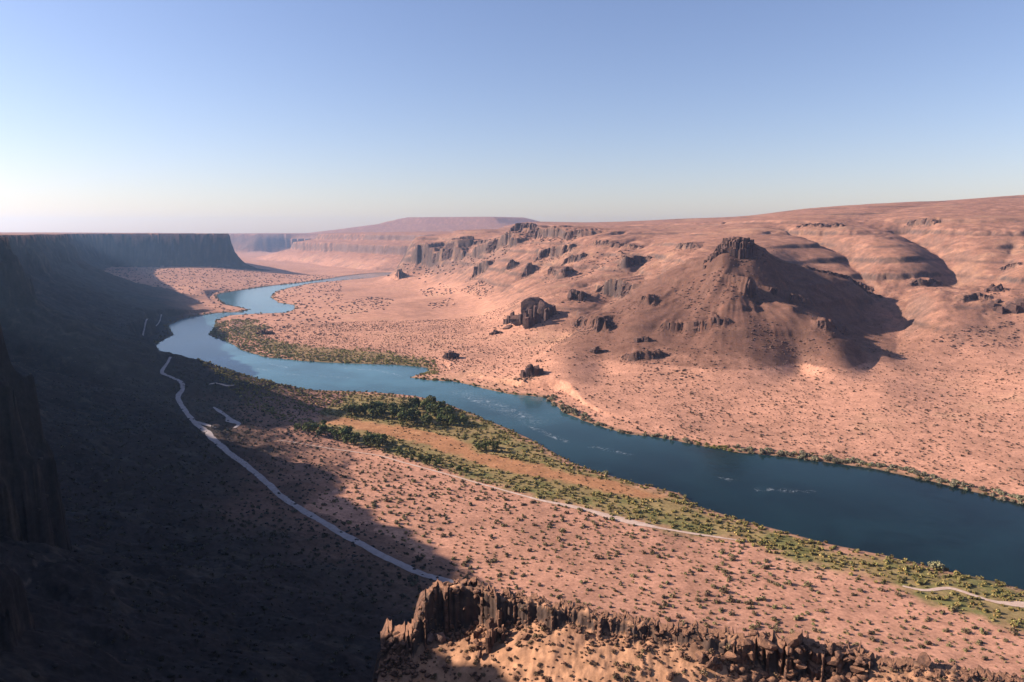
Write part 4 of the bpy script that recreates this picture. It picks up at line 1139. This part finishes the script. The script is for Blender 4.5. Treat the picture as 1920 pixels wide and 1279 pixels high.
def scatter_stuff(name, Ts, P, sc, label, cat, seed=0, tintvar=.4):
    rng = np.random.default_rng(seed)
    VV = []; CC = []
    n = len(P); pick = rng.integers(0, len(Ts), n); rot = rng.uniform(0, 6.283, n)
    z = ground_z(P[:, 0], P[:, 1])
    for k, (V, Fq, C) in enumerate(Ts):
        m = np.nonzero(pick == k)[0]
        if not len(m): continue
        c, s_ = np.cos(rot[m])[:, None], np.sin(rot[m])[:, None]
        sm = sc[m][:, None]
        x = (V[:, 0] * c - V[:, 1] * s_) * sm + P[m, 0][:, None]; y = (V[:, 0] * s_ + V[:, 1] * c) * sm + P[m, 1][:, None]
        zz = V[:, 2] * sm + z[m][:, None]
        VV.append(np.stack([x, y, zz], -1).reshape(-1, 3))
        CC.append((C[None] * rng.uniform(1 - tintvar, 1 + tintvar, (len(m), 1, 1))).reshape(-1, 3))
    V = np.vstack(VV); C = np.clip(np.vstack(CC), .004, .7)
    o = mesh_obj(name, V, np.arange(len(V)).reshape(-1, 4), M_LEAF); add_attr(o, 'tint', C)
    return tag(o, label, cat, kind='stuff')


def project(P):
    d = P - np.array([0, 0, CAMZ]); y = d[:, 1] * cp - d[:, 2] * sp; z = d[:, 1] * sp + d[:, 2] * cp
    return W0 / 2 + F * d[:, 0] / y, H0 / 2 - F * z / y


def seen(P, lift=1.0):
    """which points the viewpoint sees over the terrain"""
    px, py = project(P)
    ok = (px > -10) & (px < 1930) & (py > 0) & (py < 1285)
    for t in np.linspace(.25, .97, 60):
        ok &= ground_z(P[:, 0] * t, P[:, 1] * t) < CAMZ + (P[:, 2] + lift - CAMZ) * t
    return ok


def scatter_points(n, r0, r1, th0, th1, rng):
    th = rng.uniform(th0, th1, n); r = np.sqrt(rng.uniform(r0 * r0, r1 * r1, n))
    return r * np.sin(th), r * np.cos(th)


def grid_value(A, x, y):
    t = np.arctan2(x, y); r = np.hypot(x, y)
    i = np.clip(np.searchsorted(TH, t) - 1, 0, nT - 2); j = np.clip(np.searchsorted(RR, r) - 1, 0, nR - 2)
    return A[i, j]


def off_roads(x, y, pad=1.0):
    ok = np.ones(len(x), bool)
    for L in ROADL:
        ok &= seg_dist(x, y, L[::4, :2]) > L[:, 2].mean() / 2 + pad
    return ok


BELT_SD = lambda x, y: sdist(x, y, GREEN_BELT)
SAGE = (0.175, 0.112, 0.066); SAGE2 = (0.14, 0.12, 0.052)
sage_T = [shrub_template(500 + k, SAGE, n_c=6, per=18, size=.2, h=.8, col2=SAGE2) for k in range(6)]
sage_far_T = [shrub_template(520 + k, (0.17, 0.105, 0.07), n_c=3, per=7, size=.38, h=.75) for k in range(5)]

# ---- sagebrush of the flats
EASTSIDE = [PZ(*p, 0)[:2] for p in far_bank] + [(4000, 900), (4000, 3000), (0, 3000)]
rng = np.random.default_rng(21)
x, y = scatter_points(150000, 130, 1150, math.radians(-44), math.radians(40), rng)
dens = np.clip(.80 + 1.1 * fbm(x, y, 60, 3, 91) + .5 * fbm(x, y, 18, 2, 93), .06, 1)
bs = BELT_SD(x, y)
reg = grid_value(GREG, x, y); rs_ = grid_value(GRS, x, y); hz = ground_z(x, y)
fr = np.hypot(x, y)
keep = ((reg <= 1) & (rs_ < -7) & (bs < -2) & (hz < 150) & (rng.random(len(x)) < np.where(sdist(x, y, EASTSIDE) > 0, .62, 1.0) * dens * np.interp(hz, [0, 7, 14, 25, 42, 150], [1, 1, .5, .42, .34, .30]))) | ((reg == 2) & (rng.random(len(x)) < .5) & (hz < 60))
x, y, bs, reg = x[keep], y[keep], bs[keep], reg[keep]
k = off_roads(x, y); x, y, reg = x[k], y[k], reg[k]
# keep them apart: one bush per cell
cell = np.floor(x / 3.2).astype(int) * 100003 + np.floor(y / 3.2).astype(int)
_, ui = np.unique(cell, return_index=True)
x, y, reg = x[ui], y[ui], reg[ui]
P = np.column_stack([x, y, ground_z(x, y)])
east = sdist(x, y, RIVER) < 0
vis = seen(P) & (reg <= 1)
size = np.clip(rng.lognormal(-0.16, .42, len(x)), .38, 2.1) * (1 + .5 * fbm(x, y, 45, 3, 92)) * np.where(sdist(x, y, EASTSIDE) > 0, .85, 1.0) * np.interp(ground_z(x, y), [20, 45], [1, .62])
px_, py_ = project(P)
score = np.where(vis, size / np.hypot(x, y), 0)
order = np.argsort(-score)
near_i = order[:300]; rest = order[300:]
src = [template_object('sagebrush', T) for T in sage_T]; used = [False] * 6
for i in near_i:
    k = rng.integers(0, 6)
    o = place_copy(src[k], used[k], x[i], y[i], size[i], rng.uniform(0, 6.28), rng.uniform(.8, 1.1)); used[k] = True
    tag(o, 'olive brown sagebrush on the sunlit tan flat just beyond the near basalt rim', 'sagebrush', 'sagebrush on the sunlit flat')
d_ = np.hypot(x[rest], y[rest])
mid = rest[d_ < 430]; far = rest[(d_ >= 430)]
wst = rest[reg[rest] == 2]; mid = mid[reg[mid] != 2]; far = far[reg[far] != 2]
scatter_stuff('scrub', sage_T, P[mid], size[mid], 'low dotted sagebrush scrub covering the tan valley flats', 'scrub', 31)
scatter_stuff('scrub', sage_far_T, P[far], size[far] * 1.05, 'distant speckled scrub on the benches beyond the river', 'scrub', 32)

scatter_stuff('scrub', [shrub_template(530 + k, (0.05, 0.042, 0.03), n_c=3, per=9, size=.36, h=.7) for k in range(4)], P[wst], size[wst] * .9, 'dark scrub on the shaded scree below the canyon wall', 'scrub', 33)  # shaded copy of the sagebrush: leaf colour lowered to paint in shade

# ---- bushes and stones of the spur
rng = np.random.default_rng(22)
x, y = scatter_points(5200, 95, 140, math.radians(-14), math.radians(39), rng)
reg = grid_value(GREG, x, y)
k = (reg == 4); x, y = x[k], y[k]
cell = np.floor(x / 1.15).astype(int) * 100003 + np.floor(y / 1.15).astype(int)
_, ui = np.unique(cell, return_index=True); x, y = x[ui], y[ui]
th = np.arctan2(x, y); k = np.interp(th, SC_T, SC_R) - np.hypot(x, y) > 2.0
x, y = x[k], y[k]
P = np.column_stack([x, y, ground_z(x, y)]); vis = seen(P, .6)
x, y = x[vis], y[vis]
desert_T = [shrub_template(540 + k, (0.19, 0.105, 0.065), n_c=6, per=30, size=.15, h=.75, col2=(0.13, 0.095, 0.05)) for k in range(5)]
src = [template_object('desert_shrub', T) for T in desert_T]; used = [False] * 5
sel = rng.permutation(len(x))[:260]
for i in sel:
    k = rng.integers(0, 5)
    o = place_copy(src[k], used[k], x[i], y[i], rng.choice([.3, .4, .5, .7, .95], p=[.3, .25, .2, .15, .1]), rng.uniform(0, 6.28)); used[k] = True
    tag(o, 'dry brown bush on the sandy spur among the near basalt', 'bush', 'dry bushes on the near spur')
k = [i for i in range(5) if not used[i]]
for i in k: bpy.data.objects.remove(src[i])
# loose stones of the spur
rq = random.Random(77)
stone_src = []
for k in range(5):
    mb = MB(); rock(mb, 0, 0, .25, 1.2, .9, .7, rq, sub=2); stone_src.append(mb.build('stone', M_BASALT))
used = [False] * 5
sel2 = rng.permutation(len(x))[:280]
for i in sel2:
    k = int(rng.integers(0, 5)); xx, yy = x[i] + rng.uniform(-1, 1), y[i] + rng.uniform(-1, 1)
    o = stone_src[k] if not used[k] else stone_src[k].copy()
    if used[k]: COL.objects.link(o)
    used[k] = True
    s_ = float(rng.choice([.18, .26, .38, .6], p=[.4, .3, .2, .1]))
    o.location = (xx, yy, float(ground_z(xx, yy))); o.scale = (s_, s_, s_); o.rotation_euler = (rng.uniform(-.3, .3), rng.uniform(-.3, .3), rng.uniform(0, 6.28))
    tag(o, 'small loose brown stone lying on the sandy spur', 'stone', 'loose stones on the near spur')

# ---- trees
def make_tree(seed, h, wid, col, col2):
    rng = np.random.default_rng(seed); rnd = random.Random(seed)
    root = bpy.data.objects.new('tree', None); COL.objects.link(root); root.empty_display_size = .5
    mb = MB()

    def limb(a, b, r0, r1, n=6):
        a = np.array(a, float); b = np.array(b, float); d = b - a; d /= np.linalg.norm(d)
        u = np.cross(d, [0.3, 1, .2]); u /= np.linalg.norm(u); v = np.cross(d, u)
        V = []; Fq = []
        for k in range(4):
            t = k / 3; c = a + (b - a) * t + (u * rnd.uniform(-.08, .08) + v * rnd.uniform(-.08, .08)) * (k in (1, 2)); r = r0 + (r1 - r0) * t
            for i in range(n): V.append(c + (u * math.cos(6.283 * i / n) + v * math.sin(6.283 * i / n)) * r)
        for k in range(3):
            for i in range(n): Fq.append((k * n + i, k * n + (i + 1) % n, (k + 1) * n + (i + 1) % n, (k + 1) * n + i))
        mb.add(V, Fq)
    limb((0, 0, -.4), (.1, 0, h * .45), .03 * h + .06, .02 * h)
    cs = []
    for k in range(6):
        a = 6.283 * k / 6 + rnd.uniform(-.4, .4); e = np.array([math.cos(a) * wid * rnd.uniform(.4, .75), math.sin(a) * wid * rnd.uniform(.4, .75), h * rnd.uniform(.5, .85)])
        limb((.05, 0, h * rnd.uniform(.22, .42)), e, .018 * h, .006 * h, 5)
        for _ in range(2): cs.append((e + rng.normal(size=3) * wid * .16, wid * rng.uniform(.26, .4)))
    for k in range(9):
        a = rnd.uniform(0, 6.28); r = wid * math.sqrt(rnd.random()) * .75; z = h * rnd.uniform(.28, .9) * (1 - .25 * (r / wid) ** 2)
        cs.append((np.array([math.cos(a) * r, math.sin(a) * r, z]), wid * rng.uniform(.24, .4)))
    cs.append((np.array([0, 0, h * .86]), wid * .3))
    mb.build('trunk', M_BARK, root)
    V, Fq, C = leaves(rng, cs, 46, 1.0, .055 * h, col, .35)
    k = (rng.random(len(V) // 4) < .3).repeat(4); C[k] = C[k] / np.array(col) * np.array(col2)
    cr = mesh_obj('crown', V, Fq, M_LEAF, root); add_attr(cr, 'tint', C)
    return root


def copy_tree(t):
    c = t.copy(); COL.objects.link(c)
    for ch in t.children:
        d = ch.copy(); COL.objects.link(d); d.parent = c
    return c


TREE_SRC = [make_tree(600 + k, 8.0, 3.6, (0.065, 0.08, 0.024), (0.11, 0.115, 0.035)) for k in range(5)]
TREE_USED = [False] * 5


def plant(x, y, s_, rot, label, group, rng, sz=1.0):
    k = int(rng.integers(0, 5)); t = TREE_SRC[k] if not TREE_USED[k] else copy_tree(TREE_SRC[k]); TREE_USED[k] = True
    t.location = (x, y, float(ground_z(x, y)) - .1); t.rotation_euler = (0, 0, rot); t.scale = (s_, s_, s_ * sz)
    tag(t, label, 'tree', group)
    return t


def pts_in(poly_px, n, rng, gap, z=3):
    poly = np.array(px_poly(poly_px, z)); lo, hi = poly.min(0), poly.max(0); out = []
    for _ in range(n * 60):
        p = rng.uniform(lo, hi)
        if inside(np.array([p[0]]), np.array([p[1]]), poly)[0] and all((p[0] - q[0]) ** 2 + (p[1] - q[1]) ** 2 > gap * gap for q in out):
            out.append(p)
            if len(out) >= n: break
    return out


rng = np.random.default_rng(23)
for p in pts_in([(645, 779), (690, 765), (740, 758), (810, 762), (850, 775), (880, 795), (850, 803), (790, 803), (720, 795), (680, 785), (650, 783)], 44, rng, 4.0):
    plant(p[0], p[1], rng.uniform(.85, 1.4), rng.uniform(0, 6.28), 'leafy green tree in the dense grove beside the river bend', 'trees of the riverside grove', rng)
for p in pts_in([(540, 808), (590, 812), (640, 818), (700, 830), (740, 846), (700, 850), (640, 838), (580, 826), (545, 818)], 20, rng, 4.2):
    plant(p[0], p[1], rng.uniform(.7, 1.15), rng.uniform(0, 6.28), 'dark green tree in the row between orange grass and white track', 'trees of the row by the track', rng)
for p in pts_in([(740, 850), (800, 862), (860, 878), (900, 890), (890, 897), (820, 884), (760, 868)], 14, rng, 4.0):
    plant(p[0], p[1], rng.uniform(.4, .6), rng.uniform(0, 6.28), 'low dark green tree at the tapering end of the row by the track', 'low trees at the end of the row', rng)
for p in pts_in([(892, 838), (930, 836), (948, 842), (925, 847), (895, 846)], 5, rng, 2.5):
    plant(p[0], p[1], rng.uniform(.55, .85), rng.uniform(0, 6.28), 'round dark tree in the lone clump on the orange grass', 'trees of the lone clump', rng)
q = PZ(608, 803, 3); plant(q[0], q[1], .75, 1.0, 'single tree standing apart at the upper side of the track row', None, rng)
q = PZ(320, 700, 4); plant(q[0], q[1], .95, 2.0, 'sunlit yellow green tree alone at the shaded shore corner', None, rng, .8)

# ---- river bank shrubs
def edge_points(pix, n, rng, inland=(1, 6), side=1):
    L = smooth_line(np.array([PZ(*p, 0)[:2].tolist() + [0] for p in pix]), 1.0)[:, :2]
    T = np.gradient(L, axis=0); T /= np.linalg.norm(T, axis=1)[:, None] + 1e-9
    i = rng.integers(0, len(L), n); o = rng.uniform(*inland, n)[:, None]
    return L[i] + np.column_stack([-T[i, 1], T[i, 0]]) * o * side


silver_T = [shrub_template(560 + k, (0.20, 0.165, 0.115), n_c=10, per=34, size=.13, h=1.1, col2=(0.13, 0.12, 0.06)) for k in range(4)]
green_T = [shrub_template(570 + k, (0.13, 0.12, 0.036), n_c=10, per=30, size=.14, h=.95, col2=(0.17, 0.15, 0.045)) for k in range(5)]
low_green_T = [shrub_template(580 + k, (0.165, 0.145, 0.046), n_c=4, per=10, size=.3, h=.8, col2=(0.30, 0.21, 0.075)) for k in range(5)]
rust_T = [shrub_template(590 + k, (0.17, 0.095, 0.05), n_c=4, per=9, size=.32, h=.7, col2=(0.12, 0.10, 0.045)) for k in range(4)]


def bushes(name, Ts, pts, sizes, label, cat, group, rng):
    src = [template_object(name, T) for T in Ts]; used = [False] * len(Ts)
    for p, s_ in zip(pts, sizes):
        k = int(rng.integers(0, len(Ts)))
        o = place_copy(src[k], used[k], p[0], p[1], s_, rng.uniform(0, 6.28), rng.uniform(.85, 1.15), -.1); used[k] = True
        tag(o, label, cat, group)
    for k in range(len(Ts)):
        if not used[k]: bpy.data.objects.remove(src[k])


rng = np.random.default_rng(24)
east_bank = [p for p in far_bank[25:-3]]
fb = far_bank
i0 = fb.index((1017, 746)); i1 = fb.index((1090, 790)); i2 = fb.index((1290, 833)); i3 = fb.index((1920, 949)); im = fb.index((1377, 850)); ib = fb.index((763, 708))
P1 = np.vstack([edge_points(fb[i0:i1 + 1], 34, rng, (-1, 9), 1), edge_points(fb[i1:i2 + 1], 40, rng, (0, 6), 1)])
P1s = np.concatenate([rng.uniform(1.8, 3.6, 34), rng.uniform(1.4, 3.2, 40)])
# keep shrubs on land
def on_land(P, m=-1.0): return grid_value(GRS, P[:, 0], P[:, 1]) < m
def fix_side(fn, pix, n, rng, inland):
    P = fn(pix, n, rng, inland, 1)
    Q = fn(pix, n, rng, inland, -1)
    a = on_land(P).sum(); b = on_land(Q).sum()
    P = P if a >= b else Q
    return P[on_land(P)]
P1 = fix_side(edge_points, fb[i0:i1 + 1], 40, rng, (1, 10)); bushes('riverside_shrub', silver_T, P1, rng.uniform(1.8, 3.7, len(P1)), 'silvery grey willow shrub in the thick clump on the far river bank', 'shrub', 'silvery shrubs clumped on the far bank', rng)
P1 = fix_side(edge_points, fb[i1:i2 + 1], 46, rng, (1, 6)); bushes('riverside_shrub', silver_T, P1, rng.uniform(1.2, 3.0, len(P1)), 'grey green shrub on the far bank opposite the orange grass', 'shrub', 'grey green shrubs on the far bank', rng)
P1 = fix_side(edge_points, fb[i2:im + 1], 40, rng, (1, 7)); bushes('riverside_shrub', green_T, P1, rng.uniform(.9, 1.7, len(P1)), 'yellow green low shrub on the grassy lip of the far bank', 'shrub', 'yellow green shrubs on the far bank', rng)
P1 = fix_side(edge_points, fb[im:i3 + 1], 170, rng, (1, 10)); bushes('riverside_shrub', silver_T, P1, rng.uniform(1.0, 2.8, len(P1)), 'dusty brown green shrub lining the far bank of the dark water', 'shrub', 'dusty shrubs lining the far bank', rng)
P1 = fix_side(edge_points, fb[ib:i0 + 1], 60, rng, (1, 6)); bushes('riverside_shrub', green_T, P1, rng.uniform(.9, 2.3, len(P1)), 'small olive shrub on the far bank below the slope rocks', 'shrub', 'olive shrubs below the slope rocks', rng)
nb = near_bank
for (px, py, s_, lab) in [(1135, 884, 2.7, 'palest round shrub at the water edge, farthest of three on the near bank'), (1184, 895, 2.2, 'middle round pale shrub of the three on the near bank'), (1222, 907, 1.7, 'smallest round pale shrub of the three on the near bank'),
                         (1755, 1066, 3.6, 'tall feathery pale shrub rising above the near bank scrub'), (1285, 930, 1.5, 'low pale shrub on the corner of the near bank')]:
    q = PZ(px, py, 1.5); t = shrub_template(int(px), (0.20, 0.17, 0.10), n_c=14, per=36, size=.11, h=1.5, col2=(0.15, 0.14, 0.07))
    o = template_object('riverside_shrub', t); o.location = (q[0], q[1], float(ground_z(q[0], q[1])) - .1); o.scale = (s_, s_, s_)
    tag(o, lab, 'shrub')

# ---- ground cover of the green flat (no one could count it)
x, y = scatter_points(60000, 200, 900, math.radians(-36), math.radians(40), rng)
bs = BELT_SD(x, y); os_ = sdist(x, y, ORANGE); rs_ = grid_value(GRS, x, y)
nz = fbm(x, y, 26, 3, 95)
k = (bs > -3 + 5 * nz) & (rs_ < -1.0) & (os_ < 1 + 4 * nz) & (rng.random(len(x)) < np.clip(.85 + .9 * nz, .25, 1)) & off_roads(x, y, .6)
xx, yy = x[k], y[k]
cell = np.floor(xx / 1.7).astype(int) * 100003 + np.floor(yy / 1.7).astype(int); _, ui = np.unique(cell, return_index=True)
xx, yy = xx[ui], yy[ui]
scatter_stuff('ground_cover', low_green_T, np.column_stack([xx, yy, ground_z(xx, yy)]), rng.uniform(.7, 1.9, len(xx)), 'yellow green thicket covering the near river flat', 'thicket', 41, .35)
k = (os_ > -2) & (rs_ < -2) & (rng.random(len(x)) < .22) & off_roads(x, y, .6)
xx, yy = x[k], y[k]
scatter_stuff('ground_cover', rust_T, np.column_stack([xx, yy, ground_z(xx, yy)]), rng.uniform(.4, 1.0, len(xx)), 'rusty orange dry grass strip on the near river flat', 'grass', 42, .35)
x, y = scatter_points(30000, 560, 1250, math.radians(-30), math.radians(2), rng)
fs = sdist(x, y, FAR_GREEN); rs_ = grid_value(GRS, x, y)
k = (fs > -8) & (rs_ < -1.0) & (rng.random(len(x)) < np.clip(.5 + fbm(x, y, 40, 3, 96) + .5 * sstep(-50, -4, rs_), .05, 1))
xx, yy = x[k], y[k]
scatter_stuff('ground_cover', low_green_T, np.column_stack([xx, yy, ground_z(xx, yy)]), rng.uniform(.9, 2.2, len(xx)), 'dull green thicket fringing the far side of the river bend', 'thicket', 43, .35)
# dark scrub along every other water margin upstream
x, y = scatter_points(60000, 250, 2300, math.radians(-36), math.radians(40), rng)
rs_ = grid_value(GRS, x, y)
k = (rs_ < -1) & (rs_ > -12) & (rng.random(len(x)) < .8)
xx, yy = x[k], y[k]
scatter_stuff('ground_cover', low_green_T, np.column_stack([xx, yy, ground_z(xx, yy)]), rng.uniform(.8, 2.0, len(xx)) * np.interp(np.hypot(xx, yy), [300, 1500], [.8, 1.6]), 'dark scrub fringe along the water margins', 'thicket', 44, .35)

# ---- rubble fields on the eastern slopes and under the western wall
def rubble(name, pts, sizes, label, seed, mat):
    rnd = random.Random(seed); mb = MB()
    base = [rock_verts(rnd, 1, 6) for _ in range(8)]
    VV = []; FF = []; n = 0
    z = ground_z(pts[:, 0], pts[:, 1])
    for (x, y), s_, zz in zip(pts, sizes, z):
        V, Fq = base[rnd.randrange(8)]; a = rnd.uniform(0, 6.28); c, q = math.cos(a), math.sin(a)
        W = np.column_stack([(V[:, 0] * c - V[:, 1] * q) * s_ * 1.25 + x, (V[:, 0] * q + V[:, 1] * c) * s_ + y, V[:, 2] * s_ * .75 + zz + s_ * .2])
        VV.append(W); FF.append(np.array(Fq) + n); n += len(W)
    o = mesh_obj(name, np.vstack(VV), np.vstack(FF), mat)
    return tag(o, label, 'rubble', kind='stuff')


tl = np.array(TALUS); dd_ = np.hypot(tl[:, 0], tl[:, 1])
rubble('rubble', tl[dd_ < 300, :2], tl[dd_ < 300, 2], 'broken basalt blocks fallen below the near rims', 55, M_BASALT)
rubble('rubble', tl[dd_ >= 300, :2], tl[dd_ >= 300, 2], 'fallen blocks below the distant rock bands', 56, M_BASALT_FAR)
rng = np.random.default_rng(25)
pp = []
for poly, n in [([(625, 572), (700, 556), (740, 562), (720, 582), (640, 592)], 190), ([(800, 570), (850, 558), (860, 572), (810, 580)], 60), ([(860, 545), (900, 525), (930, 545), (900, 562)], 120), ([(780, 545), (830, 530), (870, 545), (800, 556)], 80),
                ([(1100, 475), (1180, 470), (1120, 510), (1060, 530)], 100), ([(1130, 560), (1240, 560), (1180, 600), (1120, 590)], 60), ([(1200, 650), (1330, 640), (1380, 700), (1200, 720)], 160), ([(1260, 540), (1360, 500), (1400, 560), (1300, 600)], 200),
                ([(1740, 640), (1900, 600), (1920, 650), (1800, 660)], 160), ([(1400, 590), (1560, 640), (1500, 690), (1400, 660)], 130)]:
    g = np.array([ground_hit(*p)[:2] for p in poly]); lo, hi = g.min(0), g.max(0)
    q = rng.uniform(lo, hi, (n * 4, 2)); q = q[inside(q[:, 0], q[:, 1], g)][:n]; pp.append(q)
pp = np.vstack(pp)
rubble('rubble', pp, rng.uniform(.5, 1.9, len(pp)) * np.interp(np.hypot(pp[:, 0], pp[:, 1]), [700, 1700], [.7, 1.6]), 'dark scattered rubble on the eastern slopes', 51, M_BASALT_FAR)
x, y = scatter_points(9000, 90, 620, math.radians(-46), math.radians(-2), rng)
k = (grid_value(GREG, x, y) == 2) & (grid_value(GSD, x, y) < -20) & (rng.random(len(x)) < .55 + fbm(x, y, 30, 3, 97))
pp = np.column_stack([x[k], y[k]])
rubble('rubble', pp, rng.uniform(.3, 1.0, len(pp)) ** 1.5, 'black shaded scree below the western canyon wall', 52, M_SCREE_SHADED)
x, y = scatter_points(6000, 1000, 2500, math.radians(-33), math.radians(-14), rng)
k = (grid_value(GRS, x, y) < -12) & (grid_value(GREG, x, y) <= 1) & (rng.random(len(x)) < .5 + fbm(x, y, 90, 3, 98))
pp = np.column_stack([x[k], y[k]])
rubble('rubble', pp, rng.uniform(.8, 2.6, len(pp)), 'pink rubble hummocks below the blue mesa upstream', 53, M_BASALT_FAR)


# ------------------------------------------------------------------ air, sky, sun, camera
def haze_box():
    zt = max(GH.max(), CAMZ) + 12
    x0, x1, y0, y1, z0 = -7500, 6800, -400, 7500, -4.6
    V = [(x, y, z) for z in (z0, zt) for y in (y0, y1) for x in (x0, x1)]
    Fq = [(0, 2, 3, 1), (4, 5, 7, 6), (0, 1, 5, 4), (2, 6, 7, 3), (0, 4, 6, 2), (1, 3, 7, 5)]
    m = bpy.data.materials.new('haze_air'); m.use_nodes = True
    nt = m.node_tree; nt.nodes.remove(nt.nodes['Principled BSDF'])
    v = nt.nodes.new('ShaderNodeVolumePrincipled')
    v.inputs['Color'].default_value = (0.42, 0.65, 1.0, 1)
    v.inputs['Density'].default_value = HAZE
    v.inputs['Anisotropy'].default_value = 0.62
    nt.links.new(v.outputs[0], nt.nodes['Material Output'].inputs['Volume'])
    o = mesh_obj('haze', V, Fq, m)
    tag(o, 'thin blue haze filling the canyon air', 'haze', kind='stuff')


HAZE = 0.72e-4
SKY_TINT = (1.11, 0.965, 1.07, 1)
haze_box()

w = bpy.data.worlds.new('World'); scene.world = w; w.use_nodes = True
nt = w.node_tree; bg = nt.nodes['Background']
sky = nt.nodes.new('ShaderNodeTexSky'); sky.sky_type = 'NISHITA'; sky.sun_disc = False
sky.sun_elevation = SUN_EL
# Blender's sky: sun_rotation 0 puts the sun at +Y, growing clockwise seen from above
sky.sun_rotation = -SUN_AZ
sky.air_density = 1.1; sky.dust_density = 0.45; sky.ozone_density = 3.0
mt = N(nt, 'ShaderNodeMix', data_type='RGBA', blend_type='MULTIPLY'); mt.inputs[0].default_value = 1.0
mt.inputs[7].default_value = SKY_TINT
nt.links.new(sky.outputs[0], mt.inputs[6]); nt.links.new(mt.outputs[2], bg.inputs['Color'])
bg.inputs['Strength'].default_value = 0.067

sl = bpy.data.lights.new('sun', 'SUN'); sl.energy = 5.0; sl.angle = math.radians(0.5); sl.color = (1.0, 0.86, 0.74)
so = bpy.data.objects.new('sun', sl); COL.objects.link(so)
from mathutils import Vector
so.rotation_euler = Vector((-SUNDIR[0], -SUNDIR[1], -SUNDIR[2])).to_track_quat('-Z', 'Y').to_euler()

cam = bpy.data.cameras.new('camera'); co = bpy.data.objects.new('camera', cam); COL.objects.link(co)
co.location = (0, 0, CAMZ); co.rotation_euler = (math.pi / 2 - PITCH, 0, 0)
cam.sensor_width = 36.0; cam.lens = 36.0 * F / W0
cam.clip_start = 1.0; cam.clip_end = 40000
scene.camera = co

scene.view_settings.view_transform = 'Standard'; scene.view_settings.look = 'None'
scene.view_settings.exposure = 1.15; scene.view_settings.gamma = 1.0
scene.cycles.use_denoising = True
scene.cycles.volume_bounces = 1
scene.cycles.max_bounces = 6
scene.cycles.diffuse_bounces = 2
